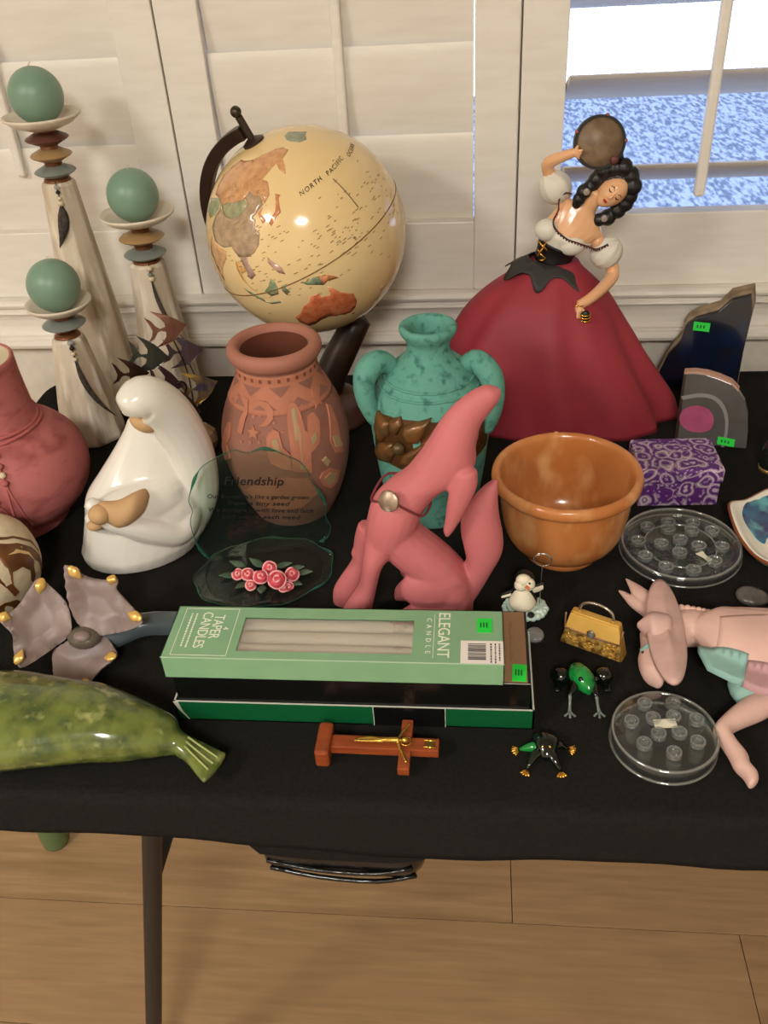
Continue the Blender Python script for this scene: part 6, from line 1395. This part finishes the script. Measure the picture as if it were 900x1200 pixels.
wl = pair_loft([(-0.0235, 0.017), (-0.0232, 0.020), (-0.018, 0.0195), (-0.016, 0.0245), (-0.010, 0.0235), (-0.007, 0.029)], [0.001, 0.0022, 0.0022], 0.0)
ob('flipper', wl, M_pk2, pg2); ob('flipper_lining', wl.__class__().join(wl).map(lambda p: (p.x*0.96, p.y-0.0012, p.z*0.98-0.0012)), M_pw, pg2)
wr_ = pair_loft([(0.0045, 0.027), (0.0045, 0.032), (0.010, 0.0275), (0.009, 0.0345), (0.0165, 0.032), (0.016, 0.037)], [0.002, 0.0022, 0.001], 0.0)
ob('flipper', wr_, M_pk2, pg2); ob('flipper_lining', G().join(wr_).map(lambda p: (p.x*0.98, p.y-0.0014, p.z*0.98-0.0014)), M_pw, pg2)
for x in (-0.0085, 0.0060): ob('foot', ell((x, by_-0.0115, 0.0080), 0.0036, 0.0042, 0.0018, 12), M_pk2, pg2)
M_sil = mat('silver_wire', (190, 184, 176), 0.2, metal=0.9)
lp_ = [(0.0138, 0.003, 0.004), (0.0140, 0.003, 0.030), (0.0142, 0.003, 0.0535)]
for k in range(33): a = -PI/2+2*PI*k/16; lp_.append((0.0142+0.0088*math.cos(a)*(1-0.004*k), 0.003-0.0014*k/33, 0.0625+0.0078*math.sin(a)*(1-0.004*k)))
ob('wire_loop', tube(lp_, 0.00055, 6), M_sil, pg2)

# ---------------------------------------------------------------- gold purse trinket
d = D['purse']
pu = thing('purse_trinket', 'tiny gold handbag trinket box with jewel clasp and handle', 'trinket', (0.1095, 0.6135, TZ), math.radians(-27))
M_pg2 = mat('gold_enamel', (214, 172, 84), 0.3, metal=0.45, col2=(196, 150, 64), ns=40); M_ant = mat('antique_gold', (208, 168, 88), 0.35, metal=0.5, col2=(130, 92, 42), ns=160, lo=0.45, hi=0.6, bump=0.8, bs=200)
PF = [(-0.0300, 0.001), (0.0300, 0.001), (0.0225, 0.0395), (-0.0225, 0.0395)]
def pz(x, z, t): return (x, t*(1-0.5*z/0.04)+0.004*z, z)
ob('purse_body', prism(PF, pz, -0.0072, 0.0072), M_pg2, pu, smooth=False, bevel=0.0015)
ob('embossed_front', prism([(-0.0290, 0.0025), (0.0290, 0.0025), (0.0262, 0.0200), (-0.0262, 0.0200)], pz, -0.0088, -0.0060), M_ant, pu, smooth=False, bevel=0.0006)
random.seed(4)
for k in range(22):
    x, z = random.uniform(-0.025, 0.025), random.uniform(0.005, 0.018); q_ = pz(x, z, -0.0089); r_ = random.uniform(0.0018, 0.0028); a0 = random.uniform(0, 6)
    ob('scroll', tube([(q_[0]+r_*math.cos(a0+a), q_[1]-0.0002, q_[2]+r_*math.sin(a0+a)) for a in [0.45*i for i in range(11)]], 0.0007, 6), M_pg2, pu)
ob('flap', prism([(-0.0262, 0.0205), (0.0262, 0.0205), (0.0228, 0.0372), (-0.0228, 0.0372)], pz, -0.0090, -0.0060), mat('amber_enamel', (206, 158, 72), 0.22, coat=0.5, col2=(220, 178, 96), ns=30), pu, smooth=False, bevel=0.0006)
ob('flap_border', tube([pz(-0.0268, 0.0365, -0.0092), pz(-0.0262, 0.0205, -0.0092), pz(0, 0.0200, -0.0095), pz(0.0262, 0.0205, -0.0092), pz(0.0268, 0.0365, -0.0092)], 0.0010, 8), mat('beaded_copper', (140, 100, 78), 0.35, metal=0.5), pu)
q_ = Vector(pz(-0.001, 0.0220, -0.0098))
ob('jewel_setting', ell(q_, 0.0042, 0.0016, 0.0050, 14), mat('pewter', (130, 116, 98), 0.35, metal=0.6), pu); ob('jewel', ell(q_+Vector((0, -0.0012, 0)), 0.0026, 0.0014, 0.0034, 10), mat('smoky_jewel', (110, 112, 110), 0.06, spec=0.9), pu, smooth=False)
ob('handle', tube([(-0.0155, 0, 0.0385), (-0.0155, 0, 0.0440), (-0.0125, 0, 0.0495), (-0.005, 0, 0.0530), (0.005, 0, 0.0530), (0.0125, 0, 0.0495), (0.0155, 0, 0.0440), (0.0155, 0, 0.0385)], 0.0013, 10, 3), mat('pewter_bright', (178, 164, 146), 0.25, metal=0.8), pu)
for s in (-1, 1): ob('hinge', ell((s*0.0155, 0, 0.0395), 0.0020), M_pg2, pu)

# ---------------------------------------------------------------- glass frogs
M_gg = mat('green_art_glass', (30, 150, 66), 0.06, trans=0.15, ior=1.5, coat=0.5, col2=(10, 70, 30), ns=70); M_dkg = mat('dark_bottle_glass', (6, 16, 10), 0.05, trans=0.0, coat=0.6); M_cl2 = mat('clear_toe_glass', (150, 160, 150), 0.08, trans=0.6)
d = D['frogA']; fa = thing('glass_frog', 'bright green glass frog on clear legs below the gold purse', 'figurine', (d['loc'][0], d['loc'][1], TZ), 0, 'glass frogs')
p = [Vector(q) for q in d['p']]
bdy = fuse([pair_loft([(-0.0100, 0.018), (0.004, 0.021), (-0.0105, 0.010), (0.0085, 0.013), (-0.008, 0.002), (0.0125, 0.005), (-0.003, -0.003), (0.0120, -0.002), (0.0035, -0.0075), (0.0078, -0.0080)], [0.006, 0.0085, 0.0085, 0.0075, 0.004], [0, 0.001, 0.0, -0.001, -0.002], plane='H', zc=0.0145)], 0.0008, 2)
ob('body', bdy, M_gg, fa)
for s, hx, kn, ft_ in ((-1, Vector((-0.0165, 0.013, 0.009)), p[6], p[8]), (1, Vector((0.0205, 0.0145, 0.009)), p[9], p[11])):
    ob('haunch', ell(hx, 0.0085, 0.0080, 0.0085, 18), M_dkg, fa)
    ob('hind_foot', pair_loft([(hx.x-0.003, hx.y+0.004), (hx.x+0.003, hx.y+0.004), (hx.x-0.004+s*0.002, hx.y-0.004), (hx.x+0.004+s*0.002, hx.y-0.004), (hx.x+s*0.003-0.003, hx.y-0.011), (hx.x+s*0.003+0.003, hx.y-0.011)], [0.002, 0.002, 0.0012], plane='H', zc=0.0022), M_dkg, fa)
    ob('shoulder', tube([(s*0.007+0.002, 0.002, 0.013), (kn.x*0.8+0.001, kn.y*0.4, 0.012), tuple(kn)], [0.0045, 0.0034, 0.0020], 10, 3), M_dkg, fa)
    lg_ = ob('foreleg', tube([tuple(kn), ((kn.x+ft_.x)/2, (kn.y+ft_.y)/2, 0.006), tuple(ft_)], [0.0017, 0.0013, 0.0018], 8, 3), M_cl2, fa)
    for a in (-0.8, 0.0, 0.8):
        e = Vector((ft_.x+0.0055*math.sin(a), ft_.y-0.0055*math.cos(a), 0.0012)); ob('toe', tube([tuple(ft_), tuple(e)], [0.0013, 0.0009], 8), M_cl2, lg_); ob('toe_pad', ell(e, 0.0013, 0.0013, 0.0011, 10), M_cl2, lg_)
    ob('eye', ell((0.0055+s*0.0065, 0.0000, 0.0205), 0.0022, 0.0022, 0.0022, 12), M_dkg, fa)
d = D['frogB']; fb = thing('glass_frog', 'small black glass frog with gold toes and eyes near green tray', 'figurine', (d['loc'][0], d['loc'][1], TZ), 0, 'glass frogs')
p = [Vector(q) for q in d['p']]
bdy = pair_loft([(-0.0085, 0.0075), (0.0105, 0.0080), (-0.0095, 0.002), (0.0125, 0.002), (-0.0065, -0.006), (0.0100, -0.006), (-0.003, -0.012), (0.007, -0.012)], [0.006, 0.0075, 0.0065, 0.004], [0, 0.0005, 0, -0.002], plane='H', zc=0.0085)
ob('body', bdy, M_dkg, fb)
for i, (ft_, mid) in enumerate(((p[3], p[7]), (p[4], p[8]), (p[5], p[9]), (p[6], p[10]))):
    rt = Vector((p[0].x+(mid.x-p[0].x)*0.5, p[0].y+(mid.y-p[0].y)*0.5, 0.008))
    lg_ = ob('leg', tube([tuple(rt), tuple(mid), tuple(ft_)], [0.0042, 0.0036 if i else 0.0040, 0.0016], 10, 3), M_gg if i == 0 else M_dkg, fb)
    dr_ = (ft_-mid); base = math.atan2(dr_.y, dr_.x) if i < 2 else (-2.0 if i == 2 else -1.4)
    for k in range(5 if i < 2 else 4):
        a = base+(k-(2 if i < 2 else 1.5))*0.36-(0.35 if i == 0 else (-0.35 if i == 1 else 0)) * (-1); e = Vector((ft_.x+0.0068*math.cos(a), ft_.y+0.0068*math.sin(a), 0.0010)); s0 = Vector((ft_.x+0.0020*math.cos(a), ft_.y+0.0020*math.sin(a), 0.0014))
        ob('gold_toe', tube([tuple(s0), tuple(e)], [0.0009, 0.0011], 8), M_gold, lg_)
for x in (-0.0021, 0.0039): 
    ey = ob('eye', ell((x, -0.0070, 0.0145), 0.0021, 0.0017, 0.0021, 12), M_dkg, fb); ob('gold_pupil', ell((x, -0.0085, 0.0153), 0.0013, 0.0010, 0.0013, 10), M_gold, ey)

# ---------------------------------------------------------------- donkey lying on its side
d = D['donkey']
dk = thing('donkey_figurine', 'pastel ceramic donkey in a sombrero and blanket, lying on its side', 'figurine', (d['loc'][0], d['loc'][1], TZ))
M_dp = mat('matte_pastel_pink', (216, 178, 164), 0.6, col2=(204, 166, 154), ns=26); M_dt = mat('matte_teal', (142, 178, 168), 0.6, col2=(128, 166, 158), ns=40); M_dm = mat('matte_mauve', (178, 138, 140), 0.6); M_hat = mat('dusty_pink_hat', (204, 168, 158), 0.65, col2=(190, 154, 146), ns=40)
def HL(key, dr, zc, off=None, **k): return pair_loft(d[key], dr, off, plane='H', zc=zc, **k)
parts = [HL('neck', [0.014, 0.016, 0.017, 0.018], 0.019), HL('body', [0.016, 0.019, 0.021, 0.023, 0.025, 0.025, 0.023, 0.015], 0.025), HL('face', [0.012, 0.014, 0.013, 0.012, 0.008], 0.016),
         HL('ear1', [0.001, 0.003, 0.0045, 0.006, 0.007], 0.022), HL('ear2', [0.001, 0.003, 0.0045, 0.006, 0.007], 0.014), HL('leg', [0.012, 0.011, 0.010, 0.0095, 0.009, 0.0088, 0.0085, 0.008, 0.0065], 0.011)]
bl_ = [Vector(q) for q in d['body']]; sh_x = (bl_[12]+bl_[13])/2-(bl_[4]+bl_[5])/2
hind = HL('leg', [0.013, 0.012, 0.010, 0.0095, 0.009, 0.0088, 0.0085, 0.008, 0.0065], 0.012); hind.move((sh_x.x-0.004, sh_x.y+0.034, 0.004)); parts.append(hind)
tl_ = [bl_[14].lerp(bl_[15], 0.4)]; parts.append(tube([(tl_[0].x-0.006, tl_[0].y, 0.022), (tl_[0].x+0.012, tl_[0].y-0.006, 0.018), (tl_[0].x+0.020, tl_[0].y-0.026, 0.008)], [0.005, 0.004, 0.005], 10, 4))
for gg in parts:
    for q in gg.v: q.z = max(q.z, 0.0)
ob('body', fuse(parts, 0.0013, 3), M_dp, dk)
br = [Vector(q) for q in d['brim']]; bc = br[0]; la = (br[2]-br[1]); L_ = la.length/2; ld_ = la.normalized(); pd_ = Vector((-ld_.y, ld_.x))
if pd_.x < 0: pd_ = -pd_
brim = []
for k, (f, z) in enumerate(((1.0, 0.0), (1.0, 0.003), (0.9, 0.005), (0.5, 0.0065), (0.15, 0.0068))):
    brim.append([(bc.x+ld_.x*L_*f*math.cos(a)+pd_.x*0.0165*f*math.sin(a), bc.y+ld_.y*L_*f*math.cos(a)+pd_.y*0.0165*f*math.sin(a), 0.031+z+0.004*math.cos(a)**2) for a in [2*PI*j/48 for j in range(48)]])
hat = thing('tmp', 'x', 'x'); bpy.data.objects.remove(hat)
ht = ob('sombrero_brim', rings(brim), M_hat, dk)
cw = [Vector(q) for q in d['crown']]
crn = pair_loft([tuple(cw[0]+Vector((0.0, -0.001))), tuple(cw[0]+Vector((0.0, 0.001))), tuple((cw[0]+cw[2])/2+Vector((0.001, -0.001))), tuple((cw[0]+cw[1])/2+Vector((0.001, 0.001))), tuple(cw[2]), tuple(cw[1]), tuple(cw[2]+Vector((0.012, 0.002))), tuple(cw[1]+Vector((0.012, -0.002)))], [0.003, 0.012, 0.014, 0.012], 0.0, plane='H', zc=0.033)
ob('sombrero_crown', crn, M_hat, dk)
for i, q in enumerate(d['mane']): ob('mane_tuft', ell((q[0], q[1]+0.001, 0.0285), 0.0040, 0.0038, 0.0050, 12), M_dp, dk)
def on_body(key, zc, t1):
    # lay a coloured panel on the donkey's flank
    bodyp = d['body']
    def top(x, y):
        best = 0.0
        for i in range(0, len(bodyp), 2):
            pass
        return zc
    return top
bp2 = [(Vector(d['body'][i]), Vector(d['body'][i+1])) for i in range(0, len(d['body']), 2)]; bdr = [0.016, 0.019, 0.021, 0.023, 0.025, 0.025, 0.023, 0.015]
qd = cat([(a.x, a.y, b.x, b.y, r_) for (a, b), r_ in zip(bp2, bdr)], 24)
def ztop(x, y):
    sw_ = sz_ = 1e-12
    for ax, ay, bx_, by2, r_ in qd:
        cxx, cyy = (ax+bx_)/2, (ay+by2)/2; hx, hy = (bx_-ax)/2, (by2-ay)/2; h2 = hx*hx+hy*hy
        u = ((x-cxx)*hx+(y-cyy)*hy)/h2; ex, ey = x-cxx-u*hx, y-cyy-u*hy; dd2 = ex*ex+ey*ey
        w_ = math.exp(-dd2/2.0e-5); sw_ += w_; sz_ += w_*r_*math.sqrt(max(0.05, 1-min(1, u*u)))
    return 0.025+sz_/sw_
def panel(name, key, m, t1): 
    pl = [(x, y) for x, y in d[key]]
    ob(name, patch(pl, lambda x, y, t: (x, y, ztop(x, y)+t), 0.006, -0.004, t1), m, dk)
panel('blanket_panel', 'pinkp', M_dp, 0.0010); panel('teal_panel', 'teal', M_dt, 0.0030); panel('mauve_panel', 'mauve', M_dm, 0.0030)
cf = HL('cuff', [0.012, 0.0135, 0.012], 0.0135)
for q in cf.v: q.z = max(q.z, 0.0)
ob('blanket_hem', cf, M_dt, dk)
mz = [Vector(q) for q in d['muzzle']]
ob('noseband', tube([(mz[2].x, mz[2].y-0.002, 0.022), ((mz[2].x+mz[3].x)/2, (mz[2].y+mz[3].y)/2-0.0005, 0.0305), (mz[3].x, mz[3].y, 0.029)], 0.0032, 8, 3, flat=0.5), M_dt, dk)
ob('nostril', ell((mz[1].x+0.0005, mz[1].y, 0.0245), 0.0022, 0.0016, 0.0012, 10), mat('dark_nostril', (52, 36, 34), 0.7), dk)
